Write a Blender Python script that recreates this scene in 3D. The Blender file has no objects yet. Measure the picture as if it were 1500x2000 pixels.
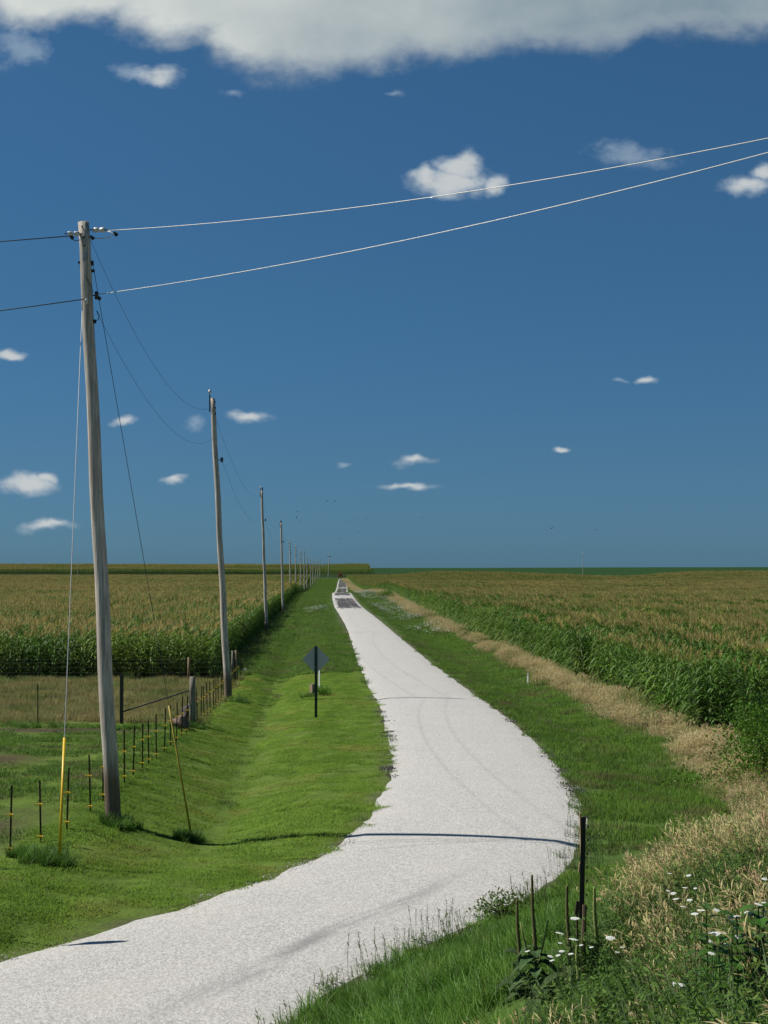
import bpy, math, random
import numpy as np
from mathutils import Vector, Matrix, Euler
random.seed(7)
RNG = np.random.default_rng(11)
R = math.radians
scene = bpy.context.scene
COL = scene.collection

# ------------------------------------------------------------------ camera geometry
F = 3000.0
HORIZON_V = 1110.0
PITCH = math.atan((HORIZON_V - 1000.0) / F)
CAM_Z = 5.5
HEAD = 0.042                       # the road, rows and pole line bear a little left of straight ahead

def sstep(a, b, x):
    t = np.clip((np.asarray(x, float) - a) / (b - a), 0, 1)
    return t * t * (3 - 2 * t)

def smooth_table(xs, ys, step=5.0, k=3):
    g = np.arange(xs[0], xs[-1] + step, step)
    v = np.interp(g, xs, ys)
    for _ in range(k):
        v = np.convolve(np.pad(v, 2, mode='edge'), np.ones(5) / 5, mode='valid')
    return lambda x: np.interp(x, g, v)

PROF = smooth_table(
    [-2000, 40, 65, 100, 135, 210, 300, 350, 395, 430, 500, 600, 680, 800, 900, 960, 9000],
    [0, 0, -.1, -.25, -.45, -.5, -.35, -.25, -.7, -1.6, -2.6, -3.1, -2.8, -1.4, -.8, -.7, -.7])

# ------------------------------------------------------------------ road centre line
CENTRE = np.array([(-30, -24), (-20, -7.5), (-9.5, 10), (-3.36, 20.5), (-.9, 24.7), (.55, 27.6), (1.55, 31), (2.2, 36),
                   (2.55, 45), (2.3, 57), (1.45, 76), (.7, 92), (-.25, 118), (-1.75, 157), (-3.4, 194),
                   (-6.0, 250), (-9.5, 348), (-13.9, 500), (-17.8, 650), (-21.6, 800), (-24, 905)], float)

def resample(P, step_of):
    # Catmull-Rom through P, then points at a spacing that may grow along the way
    out = []
    n = len(P)
    for i in range(n - 1):
        p0, p1, p2, p3 = P[max(i - 1, 0)], P[i], P[i + 1], P[min(i + 2, n - 1)]
        L = np.linalg.norm(p2 - p1)
        t01, t12, t23 = (max(np.linalg.norm(a - b) ** .5, 1e-6) for a, b in ((p1, p0), (p2, p1), (p3, p2)))
        m1 = (p2 - p0) / (t01 + t12) * t12 if i > 0 else (p2 - p1)
        m2 = (p3 - p1) / (t12 + t23) * t12 if i < n - 2 else (p2 - p1)
        m = max(2, int(L / step_of(p1[1])))
        for k in range(m):
            t = k / m
            h = (2 * t**3 - 3 * t**2 + 1, t**3 - 2 * t**2 + t, -2 * t**3 + 3 * t**2, t**3 - t**2)
            out.append(h[0] * p1 + h[1] * m1 + h[2] * p2 + h[3] * m2)
    out.append(P[-1])
    return np.array(out)

CL = resample(CENTRE, lambda y: .5 if y < 120 else (1.0 if y < 260 else 4.0))
CT = np.gradient(CL, axis=0)
CT /= np.linalg.norm(CT, axis=1)[:, None]
CN = np.stack([CT[:, 1], -CT[:, 0]], 1)           # to the right of travel
CS = np.concatenate([[0], np.cumsum(np.linalg.norm(np.diff(CL, axis=0), axis=1))])
HALF = 2.28

def road_dist(x, y):
    """signed distance to the centre line, + on the right"""
    x = np.atleast_1d(np.asarray(x, float)).ravel(); y = np.atleast_1d(np.asarray(y, float)).ravel()
    out = np.empty(len(x))
    C = CL[::2]; N = CN[::2]
    for a in range(0, len(x), 20000):
        dx = x[a:a + 20000, None] - C[None, :, 0]; dy = y[a:a + 20000, None] - C[None, :, 1]
        d2 = dx * dx + dy * dy
        k = d2.argmin(1); r = np.arange(len(k))
        s = dx[r, k] * N[k, 0] + dy[r, k] * N[k, 1]
        out[a:a + 20000] = np.where(np.abs(s) > .001, np.sign(s), 1) * np.maximum(np.abs(s), np.sqrt(d2[r, k]) * (np.abs(np.abs(s) - np.sqrt(d2[r, k])) > 3))
    return out

def flare(y): return np.interp(y, [12, 15.9, 18.4, 20.5, 23], [2.7, 1.6, .72, .15, 0])   # the lane widens towards the highway

def lump(x, y, s, seed=0):
    return (np.sin(x / s + 1.3 * np.sin(y / s * .7 + seed) + seed) * np.cos(y / s * 1.1 + seed * 2.1 + .8 * np.sin(x / s * .6)))

def zt(x, y):
    x = np.asarray(x, float); y = np.asarray(y, float)
    shp = np.broadcast(x, y).shape
    x = np.broadcast_to(x, shp).ravel(); y = np.broadcast_to(y, shp).ravel()
    q = x + HEAD * y
    d = road_dist(x, y)
    e = np.abs(d) - HALF
    off = sstep(0.1, 1.6, e)
    z = PROF(y)
    left = d < 0
    yn = sstep(27, 36, y)
    far = 1 - sstep(380, 470, y)
    f = np.zeros_like(z)
    # left swale and the bank up to the fence
    f += np.where(left, -.40 * np.exp(-(np.abs(q + 2.2) / 1.2) ** 1.4) * yn, 0) * (0.4 + .6 * far)
    f += np.where(left, .27 * (1 - sstep(-5.2, -3.0, q)) * (1 - sstep(46, 66, y)), 0)
    f += np.where(left, -.22 * (1 - sstep(-5.2, -3.4, q)) * sstep(50, 68, y) * far, 0)
    f += np.where(left & (y < 36), -.10 * sstep(.5, 3.0, e) * (1 - yn), 0)
    # right swale
    f += np.where(~left, -.32 * np.exp(-((q - 9.4) / 1.6) ** 2) * sstep(32, 42, y), 0)
    f += np.where(~left, .1 * sstep(11.5, 14, q) * sstep(36, 44, y), 0)
    # embankment of the highway the camera stands on
    f += np.where(~left, np.minimum((.33 + .15 * np.minimum(1, flare(y))) * np.maximum(0, e - .35 - .8 * flare(y)), 3.9) * (1 - sstep(21, 33, y)), 0)
    f += .009 * lump(x, y, 2.6, 1) * sstep(1.0, 3.0, e)
    f += .35 * lump(x, y, 60, 2) * sstep(25, 60, np.abs(q - 5)) * sstep(60, 140, y)
    z = z + f * off
    # far country
    hl = 2.9 * sstep(917, 939, y) + 3.0 * sstep(945, 1050, y) + 1.2 * sstep(1050, 1700, y)
    hr = 1.9 * sstep(640, 880, y) + 4.6 * sstep(930, 2300, y) - .6 * sstep(2300, 4000, y) + 1.2 * sstep(100, 500, x) * sstep(1000, 2300, y)
    side = 1 - sstep(32, 75, q)
    z = z + hl * side + hr * (1 - side)
    return z.reshape(shp)

def z1(x, y): return float(zt(np.array([x]), np.array([y]))[0])

def ray(u, v):
    a = (u - 750.0) / F; c = (1000.0 - v) / F
    return np.array([a, math.cos(PITCH) - c * math.sin(PITCH), math.sin(PITCH) + c * math.cos(PITCH)])

def at(u, v, y):
    r = ray(u, v); t = y / r[1]
    return Vector((r[0] * t, y, CAM_Z + r[2] * t))

def hit(u, v, h=0.0, ymin=9.0, ymax=900.0):
    """world point where the sight line of a measured pixel meets the ground (or a height h over it)"""
    r = ray(u, v)
    ys = np.geomspace(ymin, ymax, 900)
    t = ys / r[1]
    g = CAM_Z + r[2] * t - zt(r[0] * t, ys) - h
    k = np.argmax(g < 0)
    if not (g < 0).any(): k = len(ys) - 1
    if k == 0: k = 1
    y = np.interp(0, [g[k], g[k - 1]], [ys[k], ys[k - 1]])
    x = r[0] * y / r[1]
    return Vector((x, y, z1(x, y)))

# ------------------------------------------------------------------ node helpers
def new_mat(name):
    m = bpy.data.materials.new(name); m.use_nodes = True
    nt = m.node_tree
    for n in list(nt.nodes): nt.nodes.remove(n)
    out = nt.nodes.new('ShaderNodeOutputMaterial')
    return m, nt, out

def N(nt, kind, **kw):
    n = nt.nodes.new(kind)
    for k, v in kw.items():
        if k.startswith('_'): setattr(n, k[1:], v)
    return n

def L(nt, a, b): nt.links.new(a, b)

def mixc(nt, fac, a, b, mode='MIX'):
    n = nt.nodes.new('ShaderNodeMix'); n.data_type = 'RGBA'; n.blend_type = mode
    n.clamp_factor = True
    for s, val in ((n.inputs['Factor'], fac), (n.inputs['A'], a), (n.inputs['B'], b)):
        pass
    fs = n.inputs[0]; As = n.inputs[6]; Bs = n.inputs[7]
    for s, val in ((fs, fac), (As, a), (Bs, b)):
        if isinstance(val, bpy.types.NodeSocket): L(nt, val, s)
        elif isinstance(val, (int, float)): s.default_value = val if s is fs else (val, val, val, 1)
        else: s.default_value = (*val[:3], 1)
    return n.outputs[2]

def math_(nt, op, a, b=None, clamp=False):
    n = nt.nodes.new('ShaderNodeMath'); n.operation = op; n.use_clamp = clamp
    for i, val in enumerate((a, b)):
        if val is None: continue
        if isinstance(val, bpy.types.NodeSocket): L(nt, val, n.inputs[i])
        else: n.inputs[i].default_value = val
    return n.outputs[0]

def maprange(nt, val, a, b, c=0., d=1., smooth=True):
    n = nt.nodes.new('ShaderNodeMapRange'); n.interpolation_type = 'SMOOTHSTEP' if smooth else 'LINEAR'
    L(nt, val, n.inputs['Value'])
    for k, v in (('From Min', a), ('From Max', b), ('To Min', c), ('To Max', d)): n.inputs[k].default_value = v
    return n.outputs[0]

def noise(nt, scale, detail=2., rough=.5, vec=None, stretch=None, rot=0.0):
    n = nt.nodes.new('ShaderNodeTexNoise')
    n.inputs['Scale'].default_value = scale; n.inputs['Detail'].default_value = detail; n.inputs['Roughness'].default_value = rough
    if vec is None:
        vec = nt.nodes.new('ShaderNodeNewGeometry').outputs['Position']
    if stretch is not None:
        mp = nt.nodes.new('ShaderNodeMapping')
        mp.inputs['Scale'].default_value = stretch; mp.inputs['Rotation'].default_value = (0, 0, rot)
        L(nt, vec, mp.inputs['Vector']); vec = mp.outputs[0]
    L(nt, vec, n.inputs['Vector'])
    return n.outputs['Fac']

def principled(nt, out, col, rough=.6, metal=0., spec=.5, bump=None, bump_s=.3, bump_d=.01):
    p = nt.nodes.new('ShaderNodeBsdfPrincipled')
    if isinstance(col, bpy.types.NodeSocket): L(nt, col, p.inputs['Base Color'])
    else: p.inputs['Base Color'].default_value = (*col, 1)
    if isinstance(rough, bpy.types.NodeSocket): L(nt, rough, p.inputs['Roughness'])
    else: p.inputs['Roughness'].default_value = rough
    p.inputs['Metallic'].default_value = metal
    p.inputs['Specular IOR Level'].default_value = spec
    if bump is not None:
        b = nt.nodes.new('ShaderNodeBump'); b.inputs['Strength'].default_value = bump_s; b.inputs['Distance'].default_value = bump_d
        L(nt, bump, b.inputs['Height']); L(nt, b.outputs[0], p.inputs['Normal'])
    L(nt, p.outputs[0], out.inputs['Surface'])
    return p

def plain(name, col, rough=.6, metal=0., var=.25, scale=20.):
    m, nt, out = new_mat(name)
    nz = noise(nt, scale, 4, .6)
    c = mixc(nt, nz, tuple(k * (1 - var) for k in col), tuple(min(1, k * (1 + var)) for k in col))
    principled(nt, out, c, rough, metal)
    return m

def foliage(name, c1, c2, scale=.6, c3=None, c3_scale=.15, c3_lo=.5, c3_hi=.65, rough=.5, transl=.28, jitter=.3, spec=.35, stretch=None, rot=0., upright=0.):
    """leaf colour wanders over the place (c1-c2, with patches of c3) and from tuft to tuft"""
    m, nt, out = new_mat(name)
    nz = noise(nt, scale, 3, .6, stretch=stretch, rot=rot)
    c = mixc(nt, maprange(nt, nz, .3, .7), c1, c2)
    if c3 is not None:
        c = mixc(nt, maprange(nt, noise(nt, c3_scale, 4, .65), c3_lo, c3_hi), c, c3)
    oi = nt.nodes.new('ShaderNodeObjectInfo')
    ge = nt.nodes.new('ShaderNodeNewGeometry')
    hs = nt.nodes.new('ShaderNodeHueSaturation')
    r = math_(nt, 'ADD', math_(nt, 'MULTIPLY', oi.outputs['Random'], .5), math_(nt, 'MULTIPLY', ge.outputs['Random Per Island'], .5))
    L(nt, maprange(nt, r, .1, .9, 1 - jitter, 1 + jitter, False), hs.inputs['Value'])
    L(nt, maprange(nt, ge.outputs['Random Per Island'], 0, 1, .485, .512, False), hs.inputs['Hue'])
    L(nt, c, hs.inputs['Color'])
    p = principled(nt, out, hs.outputs[0], rough, 0, spec)
    tr = nt.nodes.new('ShaderNodeBsdfTranslucent'); L(nt, hs.outputs[0], tr.inputs['Color'])
    p.inputs['Specular IOR Level'].default_value = spec * .5
    if upright:
        # a sward scatters light like a soft surface: shade each blade partly with the lie of the ground
        va = nt.nodes.new('ShaderNodeVectorMath'); va.operation = 'SCALE'; L(nt, ge.outputs['Normal'], va.inputs[0]); va.inputs['Scale'].default_value = 1 - upright
        vb = nt.nodes.new('ShaderNodeVectorMath'); vb.operation = 'ADD'; L(nt, va.outputs[0], vb.inputs[0])
        vt = nt.nodes.new('ShaderNodeVectorTransform'); vt.vector_type = 'VECTOR'; vt.convert_from = 'OBJECT'; vt.convert_to = 'WORLD'; vt.inputs[0].default_value = (0, 0, upright)
        L(nt, vt.outputs[0], vb.inputs[1])
        vn = nt.nodes.new('ShaderNodeVectorMath'); vn.operation = 'NORMALIZE'; L(nt, vb.outputs[0], vn.inputs[0])
        L(nt, vn.outputs[0], p.inputs['Normal'])
    mx = nt.nodes.new('ShaderNodeMixShader'); mx.inputs[0].default_value = transl
    L(nt, p.outputs[0], mx.inputs[1]); L(nt, tr.outputs[0], mx.inputs[2]); L(nt, mx.outputs[0], out.inputs['Surface'])
    return m

# ------------------------------------------------------------------ mesh builder
class MB:
    def __init__(s): s.v = []; s.f = []; s.m = []
    def add(s, vs, fs, mi=0):
        o = len(s.v); s.v.extend([tuple(p) for p in vs])
        for f in fs: s.f.append(tuple(o + i for i in f)); s.m.append(mi)
    def box(s, c, size, rot=None, mi=0):
        x, y, z = (k / 2 for k in size); c = Vector(c)
        vs = [Vector((a * x, b * y, d * z)) for a in (-1, 1) for b in (-1, 1) for d in (-1, 1)]
        if rot is not None: vs = [rot @ p for p in vs]
        s.add([p + c for p in vs], [(0, 1, 3, 2), (4, 6, 7, 5), (0, 4, 5, 1), (2, 3, 7, 6), (0, 2, 6, 4), (1, 5, 7, 3)], mi)
    def tube(s, pts, rad, n=8, mi=0, cap=True, wob=None):
        pts = [Vector(p) for p in pts]
        if not hasattr(rad, '__len__'): rad = [rad] * len(pts)
        o = len(s.v); ref = None
        for i, p in enumerate(pts):
            t = (pts[min(i + 1, len(pts) - 1)] - pts[max(i - 1, 0)]).normalized()
            if ref is None:
                ref = Vector((1, 0, 0)) if abs(t.x) < .9 else Vector((0, 1, 0))
            a = (ref - t * ref.dot(t)).normalized(); b = t.cross(a); ref = a
            for k in range(n):
                g = 2 * math.pi * k / n
                r = rad[i] * (1 + (wob(i, k) if wob else 0))
                s.v.append(tuple(p + (a * math.cos(g) + b * math.sin(g)) * r))
        for i in range(len(pts) - 1):
            for k in range(n):
                k2 = (k + 1) % n
                s.f.append((o + i * n + k, o + i * n + k2, o + (i + 1) * n + k2, o + (i + 1) * n + k)); s.m.append(mi)
        if cap:
            s.f.append(tuple(o + k for k in reversed(range(n)))); s.m.append(mi)
            s.f.append(tuple(o + (len(pts) - 1) * n + k for k in range(n))); s.m.append(mi)
    def lathe(s, base, axis, prof, n=12, mi=0):
        """prof: (distance along the axis, radius)"""
        base = Vector(base); axis = Vector(axis).normalized()
        s.tube_prof(base, axis, prof, n, mi)
    def tube_prof(s, base, axis, prof, n, mi):
        ref = Vector((1, 0, 0)) if abs(axis.x) < .8 else Vector((0, 0, 1))
        a = (ref - axis * ref.dot(axis)).normalized(); b = axis.cross(a); o = len(s.v)
        for d, r in prof:
            for k in range(n):
                g = 2 * math.pi * k / n
                s.v.append(tuple(base + axis * d + (a * math.cos(g) + b * math.sin(g)) * r))
        for i in range(len(prof) - 1):
            for k in range(n):
                k2 = (k + 1) % n
                s.f.append((o + i * n + k, o + i * n + k2, o + (i + 1) * n + k2, o + (i + 1) * n + k)); s.m.append(mi)
        s.f.append(tuple(o + k for k in reversed(range(n)))); s.m.append(mi)
        s.f.append(tuple(o + (len(prof) - 1) * n + k for k in range(n))); s.m.append(mi)
    def strip(s, pts, widths, side, mi=0, fold=0.0):
        """leaf or blade along pts; side = direction of its width; fold lifts both edges into a V"""
        o = len(s.v); pts = [Vector(p) for p in pts]; side = Vector(side).normalized()
        n = len(pts)
        if fold == 0:
            for p, w in zip(pts, widths):
                s.v.append(tuple(p - side * w / 2)); s.v.append(tuple(p + side * w / 2))
            for i in range(n - 1):
                s.f.append((o + 2 * i, o + 2 * i + 1, o + 2 * i + 3, o + 2 * i + 2)); s.m.append(mi)
        else:
            for i, (p, w) in enumerate(zip(pts, widths)):
                t = (pts[min(i + 1, n - 1)] - pts[max(i - 1, 0)]).normalized()
                up = side.cross(t).normalized()
                if up.z < 0: up = -up
                s.v.append(tuple(p - side * w / 2 + up * w * fold)); s.v.append(tuple(p)); s.v.append(tuple(p + side * w / 2 + up * w * fold))
            for i in range(n - 1):
                for k in (0, 1):
                    s.f.append((o + 3 * i + k, o + 3 * i + k + 1, o + 3 * i + k + 4, o + 3 * i + k + 3)); s.m.append(mi)
    def merge(s, other, M=None, mi_off=0):
        o = len(s.v)
        s.v.extend([tuple(M @ Vector(p)) for p in other.v] if M is not None else other.v)
        s.f.extend([tuple(o + i for i in f) for f in other.f]); s.m.extend([k + mi_off for k in other.m])
    def mesh(s, name, mats, smooth=False):
        me = bpy.data.meshes.new(name)
        me.from_pydata(s.v, [], s.f)
        for m in mats: me.materials.append(m)
        if len(mats) > 1: me.polygons.foreach_set('material_index', s.m)
        if smooth: me.polygons.foreach_set('use_smooth', [True] * len(me.polygons))
        me.update()
        return me
    def build(s, name, mats, parent=None, smooth=False):
        if not isinstance(mats, (list, tuple)): mats = [mats]
        return link(name, s.mesh(name, mats, smooth), parent)

def link(name, me, parent=None):
    o = bpy.data.objects.new(name, me); COL.objects.link(o)
    if parent is not None: o.parent = parent
    return o

def tag(o, label=None, cat=None, group=None, kind=None):
    if label: o['label'] = label
    if cat: o['category'] = cat
    if group: o['group'] = group
    if kind: o['kind'] = kind
    return o

def thing(name, loc, label, cat, group=None, rz=0.0):
    o = bpy.data.objects.new(name, None); COL.objects.link(o)
    o.empty_display_size = .2
    o.location = loc; o.rotation_euler = (0, 0, rz)
    return tag(o, label, cat, group)

def copy_tree(o, loc, rz=0.0, sc=1.0, label=None, group=None):
    r = o.copy(); COL.objects.link(r); r.location = loc; r.rotation_euler = (0, 0, rz); r.scale = (sc, sc, sc)
    if label: r['label'] = label
    if group: r['group'] = group
    for ch in list(o.children):
        c = ch.copy(); COL.objects.link(c); c.parent = r
        for g in list(ch.children):
            d = g.copy(); COL.objects.link(d); d.parent = c
    return r

def scatter(name, protos, P, rz, sc, tilt=None, kind='stuff', idx=None):
    """one object: a cloud of points with a prototype mesh standing on each"""
    P = np.asarray(P, float); n = len(P)
    me = bpy.data.meshes.new(name)
    me.vertices.add(n); me.vertices.foreach_set('co', P.ravel())
    rot = np.zeros((n, 3)); rot[:, 2] = rz
    if tilt is not None: rot[:, :2] = tilt
    a = me.attributes.new('rot', 'FLOAT_VECTOR', 'POINT'); a.data.foreach_set('vector', rot.ravel())
    s3 = np.asarray(sc, float)
    if s3.ndim == 0: s3 = np.full(n, float(s3))
    if s3.ndim == 1: s3 = np.repeat(s3[:, None], 3, 1)
    a = me.attributes.new('scl', 'FLOAT_VECTOR', 'POINT'); a.data.foreach_set('vector', s3.ravel())
    if idx is None: idx = RNG.integers(0, len(protos), n)
    a = me.attributes.new('pick', 'INT', 'POINT'); a.data.foreach_set('value', idx.astype(np.int32))
    o = link(name, me)
    ng = bpy.data.node_groups.new(name + '_spread', 'GeometryNodeTree')
    ng.interface.new_socket('Geometry', in_out='INPUT', socket_type='NodeSocketGeometry')
    ng.interface.new_socket('Geometry', in_out='OUTPUT', socket_type='NodeSocketGeometry')
    gi = ng.nodes.new('NodeGroupInput'); go = ng.nodes.new('NodeGroupOutput')
    jn = ng.nodes.new('GeometryNodeJoinGeometry')
    def named(nm, ty):
        k = ng.nodes.new('GeometryNodeInputNamedAttribute'); k.data_type = ty; k.inputs['Name'].default_value = nm
        return next(s for s in k.outputs if s.enabled and s.name == 'Attribute')
    ar, as_, ap = named('rot', 'FLOAT_VECTOR'), named('scl', 'FLOAT_VECTOR'), named('pick', 'INT')
    for k, pm in enumerate(protos):
        po = bpy.data.objects.new(name + '_tuft', pm)
        oi = ng.nodes.new('GeometryNodeObjectInfo'); oi.inputs['Object'].default_value = po
        cmp_ = ng.nodes.new('FunctionNodeCompare'); cmp_.data_type = 'INT'; cmp_.operation = 'EQUAL'
        ins = [s for s in cmp_.inputs if s.enabled]
        ng.links.new(ap, ins[0]); ins[1].default_value = k
        ip = ng.nodes.new('GeometryNodeInstanceOnPoints')
        ng.links.new(gi.outputs[0], ip.inputs['Points']); ng.links.new(cmp_.outputs[0], ip.inputs['Selection'])
        ng.links.new(oi.outputs['Geometry'], ip.inputs['Instance'])
        ng.links.new(ar, ip.inputs['Rotation']); ng.links.new(as_, ip.inputs['Scale'])
        ng.links.new(ip.outputs[0], jn.inputs[0])
    ng.links.new(jn.outputs[0], go.inputs[0])
    md = o.modifiers.new('spread', 'NODES'); md.node_group = ng
    if kind: o['kind'] = kind
    return o

# ------------------------------------------------------------------ world: sky and clouds
SUN_EL, SUN_AZ = 50.0, (-1.0, 0.18)          # the sun stands to the left
sunv = Vector((SUN_AZ[0], SUN_AZ[1], 0)).normalized() * math.cos(R(SUN_EL)) + Vector((0, 0, math.sin(R(SUN_EL))))
world = bpy.data.worlds.new('World'); scene.world = world; world.use_nodes = True
wt = world.node_tree
for n in list(wt.nodes): wt.nodes.remove(n)
wout = wt.nodes.new('ShaderNodeOutputWorld'); bg = wt.nodes.new('ShaderNodeBackground'); L(wt, bg.outputs[0], wout.inputs[0])
STR = .1
bg.inputs['Strength'].default_value = STR
sky = wt.nodes.new('ShaderNodeTexSky'); sky.sky_type = 'NISHITA'; sky.sun_disc = False
sky.sun_elevation = R(SUN_EL); sky.sun_rotation = math.atan2(sunv.x, sunv.y)
sky.altitude = 300; sky.air_density = 1.0; sky.dust_density = .3; sky.ozone_density = 2.5
tc = wt.nodes.new('ShaderNodeTexCoord'); gen = tc.outputs['Generated']
sx = wt.nodes.new('ShaderNodeSeparateXYZ'); L(wt, gen, sx.inputs[0])
# a polarised summer sky: deeper overhead, paler and greener low down
elev = maprange(wt, sx.outputs['Z'], -.01, .36, 0, 1, False)
SKY_LOW, SKY_HIGH = (.118, .265, .47), (.20, .385, .495)
tr_ = wt.nodes.new('ShaderNodeValToRGB'); L(wt, maprange(wt, sx.outputs['Z'], 0, .4, 0, 1, False), tr_.inputs[0])
for k_, (pos_, col_) in enumerate(((.025, (.118, .265, .50)), (.175, (.140, .272, .432)), (.425, (.156, .316, .432)), (.70, (.188, .362, .472)), (.8, (.196, .378, .480)))):
    e_ = tr_.color_ramp.elements[k_] if k_ < 2 else tr_.color_ramp.elements.new(pos_)
    e_.position = pos_; e_.color = (*col_, 1)
tint = tr_.outputs[0]
skyc = mixc(wt, 1.0, sky.outputs[0], tint, 'MULTIPLY')
# clouds live on directions: tangent coordinates about the view to the north
yy = math_(wt, 'MAXIMUM', sx.outputs['Y'], .05)
cu = math_(wt, 'DIVIDE', sx.outputs['X'], yy); cv = math_(wt, 'DIVIDE', sx.outputs['Z'], yy)
cx = wt.nodes.new('ShaderNodeCombineXYZ'); L(wt, cu, cx.inputs[0]); L(wt, cv, cx.inputs[1])
P0 = cx.outputs[0]
def wnoise(scale, det, rough=.55, off=0.0):
    n = wt.nodes.new('ShaderNodeTexNoise'); n.inputs['Scale'].default_value = scale; n.inputs['Detail'].default_value = det
    n.inputs['Roughness'].default_value = rough
    mp = wt.nodes.new('ShaderNodeMapping'); mp.inputs['Location'].default_value = (off, off * .7, off * .3); mp.inputs['Scale'].default_value = (1, 1.35, 1)
    L(wt, P0, mp.inputs['Vector']); L(wt, mp.outputs[0], n.inputs['Vector'])
    return n
w1 = wnoise(26, 3, .55, 3.1)
wsub = wt.nodes.new('ShaderNodeVectorMath'); wsub.operation = 'SUBTRACT'; L(wt, w1.outputs['Color'], wsub.inputs[0]); wsub.inputs[1].default_value = (.5, .5, .5)
wscl = wt.nodes.new('ShaderNodeVectorMath'); wscl.operation = 'SCALE'; L(wt, wsub.outputs[0], wscl.inputs[0]); wscl.inputs['Scale'].default_value = .022
wadd = wt.nodes.new('ShaderNodeVectorMath'); wadd.operation = 'ADD'; L(wt, P0, wadd.inputs[0]); L(wt, wscl.outputs[0], wadd.inputs[1])
PW = wadd.outputs[0]
def cloud_at(u, v, a, b, vec):
    r = ray(u, v); cu0, cv0 = r[0] / r[1], r[2] / r[1]
    s = wt.nodes.new('ShaderNodeVectorMath'); s.operation = 'SUBTRACT'; L(wt, vec, s.inputs[0]); s.inputs[1].default_value = (cu0, cv0, 0)
    m = wt.nodes.new('ShaderNodeVectorMath'); m.operation = 'MULTIPLY'; L(wt, s.outputs[0], m.inputs[0]); m.inputs[1].default_value = (F / a, F / b, 0)
    ln = wt.nodes.new('ShaderNodeVectorMath'); ln.operation = 'LENGTH'; L(wt, m.outputs[0], ln.inputs[0])
    return math_(wt, 'SUBTRACT', 1.0, ln.outputs['Value'])
def union(lst, vec):
    acc = None
    for (u, v, a, b, k) in lst:
        e = cloud_at(u, v, a, b, vec)
        if k != 0: e = math_(wt, 'ADD', e, k)
        acc = e if acc is None else math_(wt, 'MAXIMUM', acc, e)
    return acc
PUFFS = [(890, 352, 108, 36, .05), (898, 325, 52, 40, .08), (838, 345, 52, 30, 0), (962, 360, 40, 32, .0),
         (1468, 366, 75, 36, -.05), (1500, 340, 40, 30, .0), (18, 693, 44, 17, .0), (245, 828, 34, 15, -.05),
         (488, 814, 60, 17, -.02), (342, 939, 38, 13, -.05), (48, 950, 72, 34, .05), (82, 938, 32, 18, .0), (96, 1030, 82, 17, -.08),
         (1265, 747, 38, 14, -.08), (1092, 879, 24, 9, -.12), (815, 896, 56, 15, -.1), (808, 944, 90, 11, -.12),
         (312, 148, 72, 32, -.14)]
WISPS = [(38, 92, 80, 60, .05), (1240, 306, 120, 34, .0), (452, 178, 44, 18, -.1), (770, 190, 28, 14, -.1), (250, 140, 60, 34, -.1), (376, 824, 34, 22, -.08), (674, 903, 24, 10, -.1), (1215, 750, 40, 10, -.2)]
n_f = wnoise(60, 6, .62, 9.0); n_c = wnoise(18, 5, .55, 21.0)
pf = math_(wt, 'ADD', union(PUFFS, PW), math_(wt, 'MULTIPLY', math_(wt, 'SUBTRACT', n_f.outputs['Fac'], .5), 1.05))
puff = maprange(wt, pf, .04, .70)
wf = math_(wt, 'ADD', union(WISPS, PW), math_(wt, 'MULTIPLY', math_(wt, 'SUBTRACT', n_f.outputs['Fac'], .52), 1.6))
wisp = math_(wt, 'MULTIPLY', maprange(wt, wf, .1, 1.0), .42)
BANK = [(120, -60, 330, 125, 0), (380, -40, 250, 140, 0), (640, -5, 300, 175, .02), (860, -20, 330, 155, .02), (1120, -30, 330, 145, .0), (1380, -40, 360, 140, .0), (1650, -40, 300, 150, .0), (500, 60, 130, 90, -.1)]
bf = math_(wt, 'ADD', union(BANK, PW), math_(wt, 'ADD', math_(wt, 'MULTIPLY', math_(wt, 'SUBTRACT', n_c.outputs['Fac'], .5), .5), math_(wt, 'MULTIPLY', math_(wt, 'SUBTRACT', n_f.outputs['Fac'], .5), .26)))
bank = maprange(wt, bf, -.04, .46)
# thick middle of the big cloud is grey, its thin left and its fringe stay white; it greys to the right
n_b = wnoise(11, 5, .55, 40.0)
greyk = math_(wt, 'ADD', maprange(wt, cu, -.22, .20, .08, .95), math_(wt, 'MULTIPLY', math_(wt, 'SUBTRACT', n_b.outputs['Fac'], .5), 1.0))
greyk = math_(wt, 'MULTIPLY', greyk, maprange(wt, bf, .1, .5, .55, 1.0))
WHITE, GREY = (.56, .59, .565), (.18, .25, .30)
bankc = mixc(wt, math_(wt, 'MAXIMUM', math_(wt, 'MINIMUM', greyk, 1), 0), tuple(k / STR for k in WHITE), tuple(k / STR for k in GREY))
puffc = mixc(wt, maprange(wt, pf, .3, .9), tuple(k / STR for k in (.30, .37, .44)), tuple(k / STR for k in (.53, .55, .545)))
c = mixc(wt, wisp, skyc, tuple(k / STR for k in (.37, .45, .52)))
c = mixc(wt, math_(wt, 'MULTIPLY', puff, .84), c, puffc)
front = maprange(wt, sx.outputs['Y'], .05, .15)
c = mixc(wt, math_(wt, 'MULTIPLY', bank, .97), c, bankc)
c = mixc(wt, front, skyc, c)
L(wt, c, bg.inputs['Color'])
world.cycles.sampling_method = 'MANUAL'; world.cycles.sample_map_resolution = 512

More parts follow.
